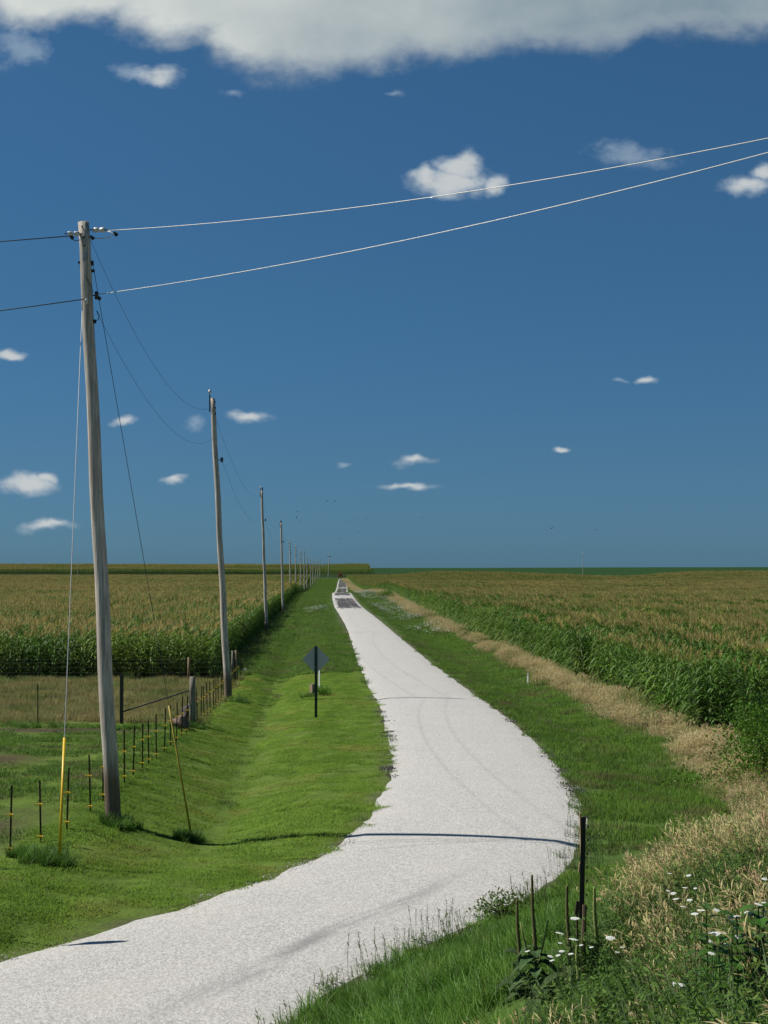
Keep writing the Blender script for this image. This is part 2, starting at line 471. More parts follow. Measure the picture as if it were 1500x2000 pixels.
sun = bpy.data.lights.new('sun', 'SUN'); sun.energy = 4.6; sun.angle = R(.5); sun.color = (1, .955, .88)
so = bpy.data.objects.new('sun', sun); COL.objects.link(so); so.rotation_euler = (-sunv).to_track_quat('-Z', 'Y').to_euler(); so.location = (-30, 0, 60)
cam = bpy.data.cameras.new('camera'); cam.sensor_fit = 'VERTICAL'; cam.sensor_height = 36; cam.sensor_width = 27; cam.lens = F / 2000 * 36
cam.clip_start = .1; cam.clip_end = 30000
co = bpy.data.objects.new('camera', cam); COL.objects.link(co); co.location = (0, 0, CAM_Z); co.rotation_euler = (R(90) + PITCH, 0, 0)
scene.camera = co
scene.view_settings.view_transform = 'Standard'; scene.view_settings.look = 'None'; scene.view_settings.gamma = 1; scene.view_settings.exposure = .25
scene.cycles.max_bounces = 6; scene.cycles.diffuse_bounces = 3; scene.cycles.glossy_bounces = 2; scene.cycles.transmission_bounces = 4
scene.cycles.transparent_max_bounces = 4
scene.cycles.caustics_reflective = False; scene.cycles.caustics_refractive = False

# ------------------------------------------------------------------ ground
BOUND = lambda y: np.interp(y, [10, 12, 14, 17.2, 18.7, 21.8, 26.8, 31, 36, 41, 45, 51, 72, 95, 132, 183, 270, 900], [1.8, 2.1, 2.5, 3.1, 3.8, 4.8, 6.4, 7.9, 9.3, 10.2, 10.6, 11.0, 11.1, 11.6, 11.9, 12.4, 13.0, 13.2])   # where the dry grass begins
OFF = lambda y: np.clip((np.asarray(y, float) - 85) * .0125, 0, 3.2)   # the right field's edge stands a little further off up the lane
def grow(a, b, first, ratio, cap=1e9):
    out = [a]; s = first
    while out[-1] < b: out.append(out[-1] + s); s = min(s * ratio, cap)
    return np.array(out)
gy = np.concatenate([-grow(30, 400, 6, 1.4)[::-1][:-1], np.arange(-30, 8, 2.), np.arange(8, 110, .5), grow(110, 9000, .6, 1.012)])
gq = np.concatenate([-grow(22, 4000, 1, 1.13)[::-1][:-1] , np.arange(-22, 22, .5), grow(22, 4000, .6, 1.12)])
Q, Y = np.meshgrid(gq, gy)
X = Q - HEAD * np.minimum(np.maximum(Y, -100), 2500)
D = road_dist(X, Y).reshape(X.shape)
Z = zt(X, Y) - .07 * (1 - sstep(-.6, .15, np.abs(D) - HALF))
nx, ny = len(gq), len(gy)
gm = bpy.data.meshes.new('ground')
V = np.stack([X, Y, Z], -1).reshape(-1, 3)
ii = np.arange(ny - 1)[:, None] * nx + np.arange(nx - 1)[None, :]
faces = np.stack([ii, ii + 1, ii + nx + 1, ii + nx], -1).reshape(-1, 4)
gm.vertices.add(len(V)); gm.vertices.foreach_set('co', V.ravel())
gm.loops.add(faces.size); gm.loops.foreach_set('vertex_index', faces.ravel().astype(np.int32))
gm.polygons.add(len(faces)); gm.polygons.foreach_set('loop_start', np.arange(0, faces.size, 4, dtype=np.int32))
gm.update(); gm.polygons.foreach_set('use_smooth', np.ones(len(faces), bool))
# what covers the ground where (real surface colours)
E = np.abs(D) - HALF
def pick(base, col, w): return base * (1 - w[..., None]) + np.array(col) * w[..., None]
C = np.zeros(X.shape + (3,)) + np.array((.095, .145, .024))                              # mown grass
nz = .5 + .5 * lump(X, Y, 2.1, 3); nz2 = .5 + .5 * lump(X, Y, 7, 6)
isl = D < 0
C = pick(C, (.055, .10, .020), sstep(84, 90, Y) * 1.0)
C = pick(C, (.060, .105, .022), (~isl) * 1.0)
C = pick(C, (.13, .115, .045), isl * (1 - sstep(-7.0, -6.4, X + .02 * (Y - 30))) * sstep(53.5, 56, Y) * (Y < 82))          # pasture behind the cross fence
C = pick(C, (.06, .042, .028), isl * (1 - sstep(-8, -7.2, X)) * np.exp(-((Y - 50.6 - .3 * nz) / .9) ** 2))                # cattle path along the cross fence
C = pick(C, (.06, .045, .032), isl * (1 - sstep(-7.6, -7.1, X)) * (1 - sstep(31, 35.5, Y + 1.5 * nz)) * .9)              # bare patch by the fence foot
C = pick(C, (.07, .05, .03), isl * np.exp(-((X + 10.6) / 1.1) ** 2 - ((Y - 42.5) / 1.6) ** 2))
C = pick(C, (.05, .04, .022), (isl & (Q < -5.6) & (Y > 81)) * 1.0)
C = pick(C, (.16, .12, .06), (~isl) * sstep(-.4, .6, Q - BOUND(Y)) * sstep(13, 18, Y) * (1 - sstep(12.6, 13.2, Q - OFF(Y)) * (Y > 52)))
C = pick(C, (.05, .04, .022), ((Q - OFF(Y) > 13.2) & (Y > 52)) * 1.0)
C = pick(C, (.018, .052, .010), ((Q > 12.6) & (Y > np.where(Q > 90, 700, 905))) * 1.0)
C = pick(C, (.022, .04, .012), ((Q < 45) & (Y > 917) & (Y < 940)) * 1.0)
C = pick(C, (.05, .06, .02), ((Q < 40) & (Y > 1040)) * 1.0)
C = pick(C, (.10, .085, .06), np.clip(np.exp(-((E - .0) / .16) ** 2), 0, 1) * .8)                                      # crumbly road shoulder
ca = gm.color_attributes.new('cover', 'FLOAT_COLOR', 'POINT')
ca.data.foreach_set('color', np.concatenate([C, np.ones(X.shape + (1,))], -1).ravel())
m, nt, out = new_mat('ground_cover')
vc = nt.nodes.new('ShaderNodeVertexColor'); vc.layer_name = 'cover'
n1 = noise(nt, 1.3, 6, .65); n2 = noise(nt, 14, 4, .7)
k = math_(nt, 'MULTIPLY', maprange(nt, n1, .25, .75, .65, 1.35, False), maprange(nt, n2, .25, .75, .6, 1.4, False))
hs = nt.nodes.new('ShaderNodeHueSaturation'); L(nt, k, hs.inputs['Value']); L(nt, vc.outputs[0], hs.inputs['Color'])
principled(nt, out, hs.outputs[0], .95, 0, .1, n2, .6, .05)
gm.materials.append(m)
ground = link('ground', gm); ground['kind'] = 'structure'

# ------------------------------------------------------------------ the gravel lane
m, nt, out = new_mat('crushed_limestone')
al = nt.nodes.new('ShaderNodeAttribute'); al.attribute_name = 'along'
ac = nt.nodes.new('ShaderNodeAttribute'); ac.attribute_name = 'across'
along, across = al.outputs['Fac'], ac.outputs['Fac']
cmb = nt.nodes.new('ShaderNodeCombineXYZ'); L(nt, across, cmb.inputs[0]); L(nt, along, cmb.inputs[1])
UV = cmb.outputs[0]
vo = nt.nodes.new('ShaderNodeTexVoronoi'); vo.inputs['Scale'].default_value = 52; gmap = nt.nodes.new('ShaderNodeMapping'); gmap.inputs['Scale'].default_value = (1, .42, 1); L(nt, nt.nodes.new('ShaderNodeNewGeometry').outputs['Position'], gmap.inputs['Vector']); L(nt, gmap.outputs[0], vo.inputs['Vector'])
sc_ = nt.nodes.new('ShaderNodeSeparateColor'); L(nt, vo.outputs['Color'], sc_.inputs[0])
stone = mixc(nt, sc_.outputs[0], (.30, .29, .265), (.56, .547, .508))
n1 = noise(nt, .5, 5, .6); n2 = noise(nt, 20, 4, .75, gmap.outputs[0])
stone = mixc(nt, maprange(nt, n1, .35, .7), stone, mixc(nt, .25, stone, (.52, .49, .44)))
stone = mixc(nt, maprange(nt, n2, .55, .85, 0, .35), stone, (.33, .32, .30))
# two faint wheel tracks
def band(c0, w): return maprange(nt, math_(nt, 'ABSOLUTE', math_(nt, 'SUBTRACT', across, c0)), w, 0, 0, 1)
tn = noise(nt, 1.0, 4, .6, UV, (1.5, .08, 1))
trk = math_(nt, 'MULTIPLY', math_(nt, 'ADD', band(-.42, .3), band(.40, .3)), maprange(nt, tn, .35, .7))
stone = mixc(nt, math_(nt, 'MULTIPLY', trk, .22), stone, (.40, .39, .37))
# dark scuff where turning wheels have bared the binder
AW0 = float(CS[np.argmin(np.abs(CL[:, 1] - 22.6))])
scn = noise(nt, 1.0, 5, .7, UV, (9, .35, 1))
wav = math_(nt, 'MULTIPLY', math_(nt, 'SUBTRACT', noise(nt, .12, 1, .5, UV, (0, 1, 1)), .5), .8)
scb = maprange(nt, math_(nt, 'ABSOLUTE', math_(nt, 'SUBTRACT', math_(nt, 'SUBTRACT', across, .36), wav)), .13, .0)
scl = math_(nt, 'MULTIPLY', maprange(nt, along, AW0 - 5, AW0 - .5), maprange(nt, along, AW0 + 8.5, AW0 + .5))
scf = math_(nt, 'MULTIPLY', math_(nt, 'MULTIPLY', scb, scl), maprange(nt, scn, .36, .60))
stone = mixc(nt, math_(nt, 'MULTIPLY', scf, .75), stone, (.17, .17, .17))
# tar patches far down the lane
def s_at(y): return float(np.interp(y, CL[:, 1], CS))
tar = None
for a, b in ((226, 300), (322, 376), (430, 650), (662, 905)):
    a, b = s_at(a), s_at(b)
    t = math_(nt, 'MULTIPLY', maprange(nt, along, a - 14, a + 14), maprange(nt, along, b + 16, b - 16))
    tar = t if tar is None else math_(nt, 'MAXIMUM', tar, t)
ta = maprange(nt, math_(nt, 'ABSOLUTE', math_(nt, 'SUBTRACT', across, .02)), 1.0, .62)
tz = noise(nt, 1.0, 4, .6, UV, (2.5, .10, 1))
tz2 = noise(nt, 1.0, 5, .7, UV, (11, .05, 1))
tsum = math_(nt, 'ADD', math_(nt, 'MULTIPLY', tar, ta), math_(nt, 'ADD', math_(nt, 'MULTIPLY', math_(nt, 'SUBTRACT', tz, .5), 2.2), math_(nt, 'MULTIPLY', math_(nt, 'SUBTRACT', tz2, .5), 2.6)))
tar = math_(nt, 'MULTIPLY', maprange(nt, tsum, .25, .95), maprange(nt, along, s_at(218), s_at(228)))
stone = mixc(nt, math_(nt, 'MULTIPLY', tar, .96), stone, (.036, .035, .036))
bmp = math_(nt, 'ADD', vo.outputs['Distance'], n2)
principled(nt, out, stone, .9, 0, .25, bmp, .3, .012)
road_mat = m

def lane(name, pts, nrm, s, wl, wr, mat, lift=.035, crown=.07, nseg=11):
    me = bpy.data.meshes.new(name)
    t = np.linspace(-1, 1, nseg)
    fade = 1 - .75 * sstep(45, 110, pts[:, 1])
    jl = (.07 * np.sin(s * 1.7) * np.sin(s * .53) + .05 * np.sin(s * .31) + RNG.normal(0, .045, len(pts))) * fade
    jr = (.07 * np.sin(s * 1.3 + 1) * np.sin(s * .47) + .05 * np.sin(s * .27 + 2) + RNG.normal(0, .03, len(pts))) * fade
    lat = np.where(t[None, :] < 0, t[None, :] * (wl + jl)[:, None], t[None, :] * (wr + jr)[:, None])
    Xr = pts[:, 0:1] + nrm[:, 0:1] * lat; Yr = pts[:, 1:2] + nrm[:, 1:2] * lat
    Zr = PROF(Yr) + lift + crown * (1 - t[None, :] ** 2) - .05 * (np.abs(t[None, :]) > .99)
    if name != 'road': Zr = zt(Xr, Yr) + lift
    n, mm = len(pts), nseg
    V = np.stack([Xr, Yr, Zr], -1).reshape(-1, 3)
    ii = np.arange(n - 1)[:, None] * mm + np.arange(mm - 1)[None, :]
    f = np.stack([ii, ii + 1, ii + mm + 1, ii + mm], -1).reshape(-1, 4)
    me.from_pydata(V.tolist(), [], f.tolist())
    a = me.attributes.new('along', 'FLOAT', 'POINT'); a.data.foreach_set('value', np.repeat(s, mm).astype(np.float32))
    a = me.attributes.new('across', 'FLOAT', 'POINT'); a.data.foreach_set('value', np.tile(t, n).astype(np.float32))
    me.polygons.foreach_set('use_smooth', np.ones(len(f), bool)); me.update()
    me.materials.append(mat)
    o = link(name, me); o['kind'] = 'structure'
    return o
widen = np.interp(CL[:, 1], [0, 18, 40, 80, 150, 350, 900], [2.6, 2.4, 2.38, 2.25, 2.1, 2.2, 2.4])
widen_r = np.where(CL[:, 1] < 24, np.interp(CL[:, 1], [10, 16, 18, 20, 21.8, 24], [6.5, 4.8, 3.9, 3.0, 2.45, 2.38]), widen)
lane('road', CL, CN, CS, widen, widen_r, road_mat)
# the lane meets a cross road far off
CR = np.stack([np.linspace(-26, 14, 160), 910 + np.linspace(-26, 14, 160) * .02], 1)
crn = np.tile(np.array([[0., -1.]]), (160, 1))
lane('cross_road', CR, crn, np.linspace(3000, 3500, 160), np.full(160, 3.2), np.full(160, 3.2), road_mat, .12)
# ------------------------------------------------------------------ plant materials
M = {}
M['lawn'] = foliage('lawn_grass', (.120, .22, .024), (.175, .285, .036), 1.0, (.23, .25, .055), .33, .52, .72, .6, .3, .24, .3, (.85, .10, .10), .02, .7)
M['verge'] = foliage('verge_grass', (.085, .175, .020), (.125, .225, .028), .8, (.155, .15, .055), .5, .5, .7, .55, .3, .3, .3, None, 0, .5)
M['rank'] = foliage('rank_grass', (.068, .158, .020), (.125, .24, .032), 1.1, (.19, .22, .05), .9, .55, .75, .5, .35, .5, .4, None, 0, .12)
M['straw'] = foliage('dry_grass', (.43, .36, .16), (.55, .47, .25), .7, (.25, .27, .08), .45, .48, .68, .7, .3, .25, .3, None, 0, .35)
M['straw_red'] = foliage('reddish_dry_grass', (.42, .28, .16), (.50, .35, .21), .7, None, .45, .5, .72, .7, .3, .25, .3, None, 0, .35)
M['past'] = foliage('pasture_grass', (.16, .19, .05), (.28, .235, .09), .35, (.10, .17, .03), .22, .5, .7, .6, .3, .3, .3, None, 0, .5)
M['corn_leaf'] = foliage('corn_leaf', (.075, .155, .020), (.110, .20, .028), .3, (.165, .24, .032), .12, .45, .68, .5, .24, .3, .4)
M['corn_stalk'] = plain('corn_stalk', (.10, .15, .04), .6)
M['tassel'] = foliage('corn_tassel', (.40, .315, .11), (.48, .37, .14), .2, (.29, .29, .085), .05, .42, .62, .7, .35, .3)
M['weed'] = foliage('weed_leaf', (.070, .140, .022), (.11, .19, .028), 1.5, (.14, .19, .045), 1.1, .5, .7, .45, .3, .35)
M['bush'] = foliage('bush_leaf', (.085, .195, .020), (.135, .265, .030), 1.6, None, 1, .5, .7, .42, .32, .4)
M['fern'] = foliage('feathery_leaf', (.065, .165, .026), (.085, .19, .032), 1.6, None, 1, .5, .7, .5, .35, .3)
M['milk'] = foliage('broad_leaf', (.045, .12, .018), (.07, .165, .026), 2.5, None, 1, .5, .7, .35, .3, .3, .5)
M['mull'] = foliage('felted_leaf', (.045, .085, .032), (.075, .12, .045), 4, None, 1, .5, .7, .85, .15, .3, .2)
M['spike'] = plain('mullein_spike', (.115, .105, .035), .9, 0, .55, 60)
M['spike_green'] = plain('mullein_green_spike', (.22, .26, .07), .9, 0, .4, 60)
M['umbel'] = plain('white_umbel', (.62, .64, .58), .8, 0, .12, 40)
M['stem'] = plain('green_stem', (.08, .13, .035), .6)
M['brown_stem'] = plain('brown_stem', (.11, .075, .04), .8)
M['purple'] = plain('purple_floret', (.20, .12, .18), .8)
M['bark'] = plain('twig_bark', (.075, .055, .038), .9)

def blade(mb, x, y, h, w, ang, lean, mi=0, seg=2, droop=.5):
    dx, dy = math.cos(ang), math.sin(ang)
    pts = []; ws = []
    for i in range(seg + 1):
        t = i / seg
        pts.append((x + dx * lean * h * t ** (1 + droop), y + dy * lean * h * t ** (1 + droop), h * (t - .25 * lean * t * t)))
        ws.append(w * (1 - t ** 1.6) + .0006)
    a2 = ang + math.pi / 2 + random.uniform(-.5, .5)
    mb.strip(pts, ws, (math.cos(a2), math.sin(a2), 0), mi)

def grass_patch(size, n, h0, h1, w, mat, seg=2, lean=(.1, .8), extra=None, clump=0):
    mb = MB()
    cl = [(random.uniform(-size / 2, size / 2), random.uniform(-size / 2, size / 2)) for _ in range(max(clump, 1))]
    for _ in range(n):
        if clump:
            c = random.choice(cl); x = c[0] + random.gauss(0, .05); y = c[1] + random.gauss(0, .05)
        else:
            x = random.uniform(-size / 2, size / 2); y = random.uniform(-size / 2, size / 2)
        blade(mb, x, y, random.uniform(h0, h1), w * random.uniform(.7, 1.3), random.uniform(0, 6.28), random.uniform(*lean), 0, seg)
    mats = [mat]
    if extra: mats += extra(mb, size)
    return mb.mesh('grass_tuft', mats)

def straw_patch(size, n, h0, h1, mats, green=.25, head=.16, wid=.006):
    mb = MB()
    for _ in range(n):
        x = random.uniform(-size / 2, size / 2); y = random.uniform(-size / 2, size / 2)
        h = random.uniform(h0, h1); a = random.uniform(0, 6.28); le = random.uniform(.05, .35)
        dx, dy = math.cos(a) * le, math.sin(a) * le
        mi = 0 if random.random() > .14 else 1
        P = [Vector((x + dx * h * t ** 2, y + dy * h * t ** 2, h * t * (1 - .12 * le * t))) for t in (0, .4, .75, 1)]
        s = (math.cos(a + 1.57), math.sin(a + 1.57), 0)
        mb.strip(P, [wid, wid * .8, wid * .7, wid * .5], s, mi)
        # loose nodding panicle
        for k in range(random.randint(3, 5)):
            b = P[3] + (P[2] - P[3]) * random.uniform(0, .6)
            aa = random.uniform(0, 6.28); l = head * random.uniform(.5, 1)
            e = b + Vector((math.cos(aa) * l * .45 + dx * .1, math.sin(aa) * l * .45 + dy * .1, l * random.uniform(.1, .8)))
            mb.strip([b, (b + e) / 2 + Vector((0, 0, .01)), e], [.004, .013, .003], (math.sin(aa), -math.cos(aa), random.uniform(-.4, .4)), mi)
    for _ in range(int(n * green)):
        blade(mb, random.uniform(-size / 2, size / 2), random.uniform(-size / 2, size / 2), random.uniform(.25, .6) * h1, wid * 1.3, random.uniform(0, 6.28), random.uniform(.2, .8), random.choice((0, 2, 2)), 3)
    return mb.mesh('straw_tuft', mats)

def weed_patch(size, n, h0, h1, mats, leaf=.05):
    mb = MB()
    for _ in range(n):
        x = random.uniform(-size / 2, size / 2); y = random.uniform(-size / 2, size / 2); h = random.uniform(h0, h1)
        a = random.uniform(0, 6.28); le = random.uniform(0, .3)
        P = [Vector((x + math.cos(a) * le * h * t * t, y + math.sin(a) * le * h * t * t, h * t)) for t in (0, .5, 1)]
        mb.strip(P, [.007, .006, .003], (math.cos(a + 1.57), math.sin(a + 1.57), 0), 0)
        for k in range(random.randint(9, 15)):
            t = random.uniform(.15, 1); b = P[0].lerp(P[2], t); aa = random.uniform(0, 6.28); l = leaf * random.uniform(.6, 1.5) * (1.25 - .5 * t)
            d = Vector((math.cos(aa), math.sin(aa), random.uniform(-.1, .7)))
            mb.strip([b, b + d * l * .5, b + d * l], [l * .08, l * .32, .001], Vector((-math.sin(aa), math.cos(aa), random.uniform(-.3, .3))), 1)
    return mb.mesh('weed_tuft', mats)

def fill(x0, x1, y0, y1, dens, test, seed=None):
    """random spots over a rectangle in row coordinates, kept where test(q, x, y, e, d) says so"""
    n = int((x1 - x0) * (y1 - y0) * dens)
    q = RNG.uniform(x0, x1, n); y = RNG.uniform(y0, y1, n); x = q - HEAD * y
    # keep what a wide view from the camera could see
    ok = (np.abs(x) < .31 * y + 4.5) & (y > 5.5)
    q, x, y = q[ok], x[ok], y[ok]
    d = road_dist(x, y); e = np.abs(d) - HALF - np.where(d > 0, flare(y), 0)
    k = test(q, x, y, e, d)
    x, y = x[k], y[k]
    return np.stack([x, y, zt(x, y) - .01], 1)

def spread(name, protos, P, s0, s1, zs=None, tilt=.06):
    n = len(P)
    sc = RNG.uniform(s0, s1, n)
    s3 = np.stack([sc, sc, sc if zs is None else sc * zs], 1)
    rz = RNG.uniform(0, 6.28, n); h = .4                       # each tuft stands square to the slope under it
    gx = (zt(P[:, 0] + h, P[:, 1]) - zt(P[:, 0] - h, P[:, 1])) / (2 * h); gy = (zt(P[:, 0], P[:, 1] + h) - zt(P[:, 0], P[:, 1] - h)) / (2 * h)
    lx = gx * np.cos(rz) + gy * np.sin(rz); ly = -gx * np.sin(rz) + gy * np.cos(rz)
    return scatter(name, protos, P, rz, s3, np.stack([np.arctan(ly), -np.arctan(lx)], 1) + RNG.normal(0, tilt, (n, 2)))

def wob(x, y): return .5 * lump(x, y, 3.1, 8) + .35 * lump(x, y, 1.1, 2)
FENCE_X = lambda y: np.interp(y, [20, 28.8, 29.9, 31.3, 33.5, 38, 45, 53, 76, 80], [-9.8, -6.96, -6.63, -6.42, -6.36, -6.4, -6.4, -6.55, -7.3, -7.45])

# the uncut line along the bottom of the swale
ditchp = [grass_patch(.6, 190, .06, .17, .011, None, 2, (.2, 1.0)) for _ in range(3)]
for pm in ditchp: pm.materials[0] = M['verge']
P = fill(-3.2, -1.2, 37, 84, 5, lambda q, x, y, e, d: (d < 0) & (np.abs(q + 2.25 + .25 * wob(x, y * .4)) < .10 + .35 * np.maximum(0, wob(x * .6, y * .35)) + .6 * sstep(76, 84, y)))
spread('ditch_grass', ditchp, P, .6, 1.0, RNG.uniform(.6, 1.2, len(P)))
# mown lawn left of the lane
lawnp = [grass_patch(.85, 560, .025, .055, .012, M['lawn'], 2, (.3, 1.3)) for _ in range(4)]
P = fill(-8, 4.5, 12, 84, 4.6, lambda q, x, y, e, d: (d < 0) & (e > .32 + .12 * wob(x * 3, y * 3)) & (x > FENCE_X(y) - .3))
spread('mown_lawn', lawnp, P, .85, 1.2, RNG.uniform(.7, 1.25, len(P)))
# verge along the right, and along the left beyond the mown part
vergep = [grass_patch(1.0, 420, .07, .20, .012, M['verge'], 2, (.2, 1.0), clump=0) for _ in range(4)]
P1 = fill(4, 14.5, 22, 130, 3.4, lambda q, x, y, e, d: (d > 0) & (e > .35 + .25 * np.abs(wob(x * 2, y * 2))) & (q < BOUND(y) + .5 * wob(x, y)))
P2 = fill(-6.5, 5, 84, 140, 3.0, lambda q, x, y, e, d: (d < 0) & (e > .35) & (q > -5.6))
P = np.concatenate([P1, P2]); spread('verge_grass', vergep, P, .8, 1.3, RNG.uniform(.7, 1.3, len(P)))
farp = [grass_patch(2.4, 420, .10, .28, .026, M['verge'], 2, (.2, .9)) for _ in range(3)]
P = fill(-6.5, 15, 130, 900, .9, lambda q, x, y, e, d: (e > 1.25) & (q > np.where(d < 0, -5.6, -99)) & (q < np.where(d > 0, BOUND(y) + .5 * wob(x, y), 99)))
spread('far_verge_grass', farp, P, .65, 1.0)
# long grass on the embankment in front
rankp = [grass_patch(.6, 190, .10, .32, .0095, M['rank'], 3, (.15, 1.0), clump=8 if k % 2 else 0) for k in range(5)]
P = fill(-8, 13, 6, 27, 8.5, lambda q, x, y, e, d: (d > 0) & (e > .10 - .10 * (1 - sstep(17, 23, y)) + .22 * np.abs(wob(x * 2, y * 2))))
MILK = ((1380, 2035, 1772), (1440, 2050, 1790), (1482, 2030, 1770), (1404, 2040, 1840))
def clear_about(P):
    c_ = hit(1136, 1942); P = P[~((P[:, 0] > c_.x - .95) & (P[:, 0] < c_.x + .3) & (P[:, 1] > c_.y - 2.6) & (P[:, 1] < c_.y + .1) & (RNG.random(len(P)) < np.where(np.abs(P[:, 0] - c_.x) < .3, .93, .5)))]
    for (u, v, _) in MILK:
        c_ = hit(u, v); P = P[~((np.abs(P[:, 0] - c_.x) < .22) & (P[:, 1] > c_.y - 1.5) & (P[:, 1] < c_.y + .1))]
    return P
for (u, v) in ((1050, 1965), (1018, 1945), (1115, 1948), (1168, 1925)):
    c_ = hit(u, v); P = P[~((np.abs(P[:, 0] - c_.x) < .22) & (P[:, 1] > c_.y - 1.0) & (P[:, 1] < c_.y + .15))]
dd = road_dist(P[:, 0], P[:, 1]) - HALF
near_edge = 1 - .35 * np.exp(-(dd / .5) ** 2)
spread('long_grass', rankp, P, .75, 1.3, near_edge * RNG.uniform(.7, 1.25, len(P)) * (1 - .35 * sstep(19, 25, P[:, 1])))
# seed-head stalks leaning over the lane's near edge, and scrubby tufts that creep onto the stones
def stalk_patch():
    mb = MB()
    for _ in range(7):
        x, y = random.uniform(-.3, .3), random.uniform(-.3, .3); h = random.uniform(.3, .62); a = random.uniform(0, 6.28); le = random.uniform(0, .25)
        Pp = [Vector((x + math.cos(a) * le * h * t * t, y + math.sin(a) * le * h * t * t, h * t)) for t in (0, .5, .8, 1)]
        mb.strip(Pp, [.006, .005, .005, .003], (math.cos(a), math.sin(a), 0), 0); mb.strip(Pp, [.006, .005, .005, .003], (-math.sin(a), math.cos(a), 0), 0)
        for k in range(14):
            b = Pp[1].lerp(Pp[3], random.random()); aa = random.uniform(0, 6.28); l = random.uniform(.015, .045)
            mb.strip([b, b + Vector((math.cos(aa) * l, math.sin(aa) * l, l * .9))], [.010, .004], (-math.sin(aa), math.cos(aa), 0), 1)
    return mb.mesh('seed_stalks', [M['stem'], M['weed']])
P = fill(-8, 8, 12, 34, 2.6, lambda q, x, y, e, d: (d > 0) & (e > .0) & (e < .75 + .3 * wob(x, y)))
spread('seed_stalks', [stalk_patch() for _ in range(4)], P, .7, 1.15)
tuftp = [weed_patch(.35, 16, .06, .22, [M['stem'], M['weed']], .035) for _ in range(3)]
P = fill(-8, 9, 18, 52, 5, lambda q, x, y, e, d: (e > -.15) & (e < .3) & (wob(x * 1.3, y * 1.3) > .12) & (d > 0))
Pb = fill(-9, 6, 18, 82, 2.5, lambda q, x, y, e, d: (e > -.05) & (e < .3) & (wob(x * 1.7, y * 1.7) > .2) & (d < 0))
spread('roadside_tufts', tuftp, np.concatenate([P, Pb]), .7, 1.3)

# loose stones and old binder crumbs along both edges
def stone_patch(mat, n, s0, s1, spread_):
    mb = MB()
    for _ in range(n):
        x, y, s = random.gauss(0, spread_), random.gauss(0, spread_), random.uniform(s0, s1); a = random.uniform(0, 6.28)
        P_ = [Vector((x + s * math.cos(a + k * 1.57) * random.uniform(.6, 1), y + s * math.sin(a + k * 1.57) * random.uniform(.6, 1), .0)) for k in range(4)]
        t = Vector((x, y, s * random.uniform(.5, 1)))
        mb.add(P_ + [t], [(0, 1, 4), (1, 2, 4), (2, 3, 4), (3, 0, 4)])
    return mb.mesh('stones', [mat])
pale = plain('pale_gravel', (.40, .39, .36), .9, 0, .3, 30); crumb = plain('dark_binder_crumbs', (.045, .042, .04), .95, 0, .4, 30)
P = fill(-9, 9, 16, 60, 5, lambda q, x, y, e, d: (e > -.12) & (e < .16 + .1 * wob(x * 2, y * 2)) & (wob(x * .9, y * .9) > -.1))
P[:, 2] += .035; spread('gravel_spill', [stone_patch(pale, 16, .01, .024, .10) for _ in range(4)], P, .8, 1.3)
P = fill(-9, 9, 16, 60, 7, lambda q, x, y, e, d: (e > -.06) & (e < .18) & (wob(x * .8 + 3, y * .7) > .2))
P[:, 2] += .035; spread('binder_crumbs', [stone_patch(crumb, 26, .012, .035, .11) for _ in range(3)], P, .8, 1.5)
# dry grass strip on the right
SM = [M['straw'], M['straw_red'], M['rank']]
strawp = [straw_patch(.8, 95, .55, 1.0, SM, .35, .2, .007) for _ in range(4)]
P = fill(5.5, 18.5, 24, 135, 3.2, lambda q, x, y, e, d: (d > 0) & (q > BOUND(y) + .4 * (1 - sstep(32, 40, y)) + .7 * wob(x, y)) & (q < np.where(y < 46, 25, 12.7 + OFF(y) + .3 * wob(x, y))) & ((wob(x * .8 + 4, y * .55) > -.3) | (RNG.random(len(x)) < .35)))
spread('dry_grass', strawp, P, .65, 1.1, RNG.uniform(.5, 1.0, len(P)) * (.80 + .3 * wob(P[:, 0] * .9, P[:, 1] * .5)))
strawf = [straw_patch(2.2, 130, .5, .95, SM, .2, .28, .02) for _ in range(3)]
P = fill(11, 19.2, 135, 900, .55, lambda q, x, y, e, d: (d > 0) & (q > BOUND(y) + .8 * wob(x, y)) & (q < 12.6 + OFF(y)) & ((wob(x * .5 + 2, y * .2) > -.25) | (RNG.random(len(x)) < .3)))
spread('far_dry_grass', strawf, P, .7, 1.1, RNG.uniform(.6, 1.0, len(P)))
# foreground right: dry brome with green weeds
P = fill(2, 12, 6, 27, 9, lambda q, x, y, e, d: (d > 0) & (q > BOUND(y) + .45 + .45 * sstep(17, 21, y) + .4 * wob(x * 1.5, y * 1.5)) & (y > 6) & ((wob(x * 2 + 5, y * 2) > -.28) | (y > 17)) & ((y > 15.9 + .8 * wob(x * 3, y)) | (RNG.random(len(x)) < .30)) & (wob(x * 1.7 + 9, y * 1.4) > -.30))
P = clear_about(P)
strawn = [straw_patch(.5, 40, .42, .82, SM, .8, .16, .0055) for _ in range(4)]
spread('brome_grass', strawn, P, .7, 1.1, RNG.uniform(.6, 1.0, len(P)))
P = fill(0, 9, 6, 20, 9, lambda q, x, y, e, d: (d > 0) & (q > BOUND(y) - .2 + .4 * wob(x * 1.5, y * 1.5)) & ((y < 16.6 + .9 * wob(x * 2, y * 2)) | (wob(x * 2, y * 2) > .25)))
P = clear_about(P)
weedn = [weed_patch(.5, 26, .3, .85, [M['stem'], M['weed']], .06) for _ in range(4)]
spread('green_weeds', weedn, P, .7, 1.1, RNG.uniform(.65, 1.0, len(P)))
# straw tips at the very bottom of the view
P = fill(-.2, 4, 9, 12.2, 1.8, lambda q, x, y, e, d: (x > .9 + .3 * wob(x * 3, y * 3)) & (x < 2.9))
P = clear_about(P); spread('brome_tufts', strawn, P, .5, .75)
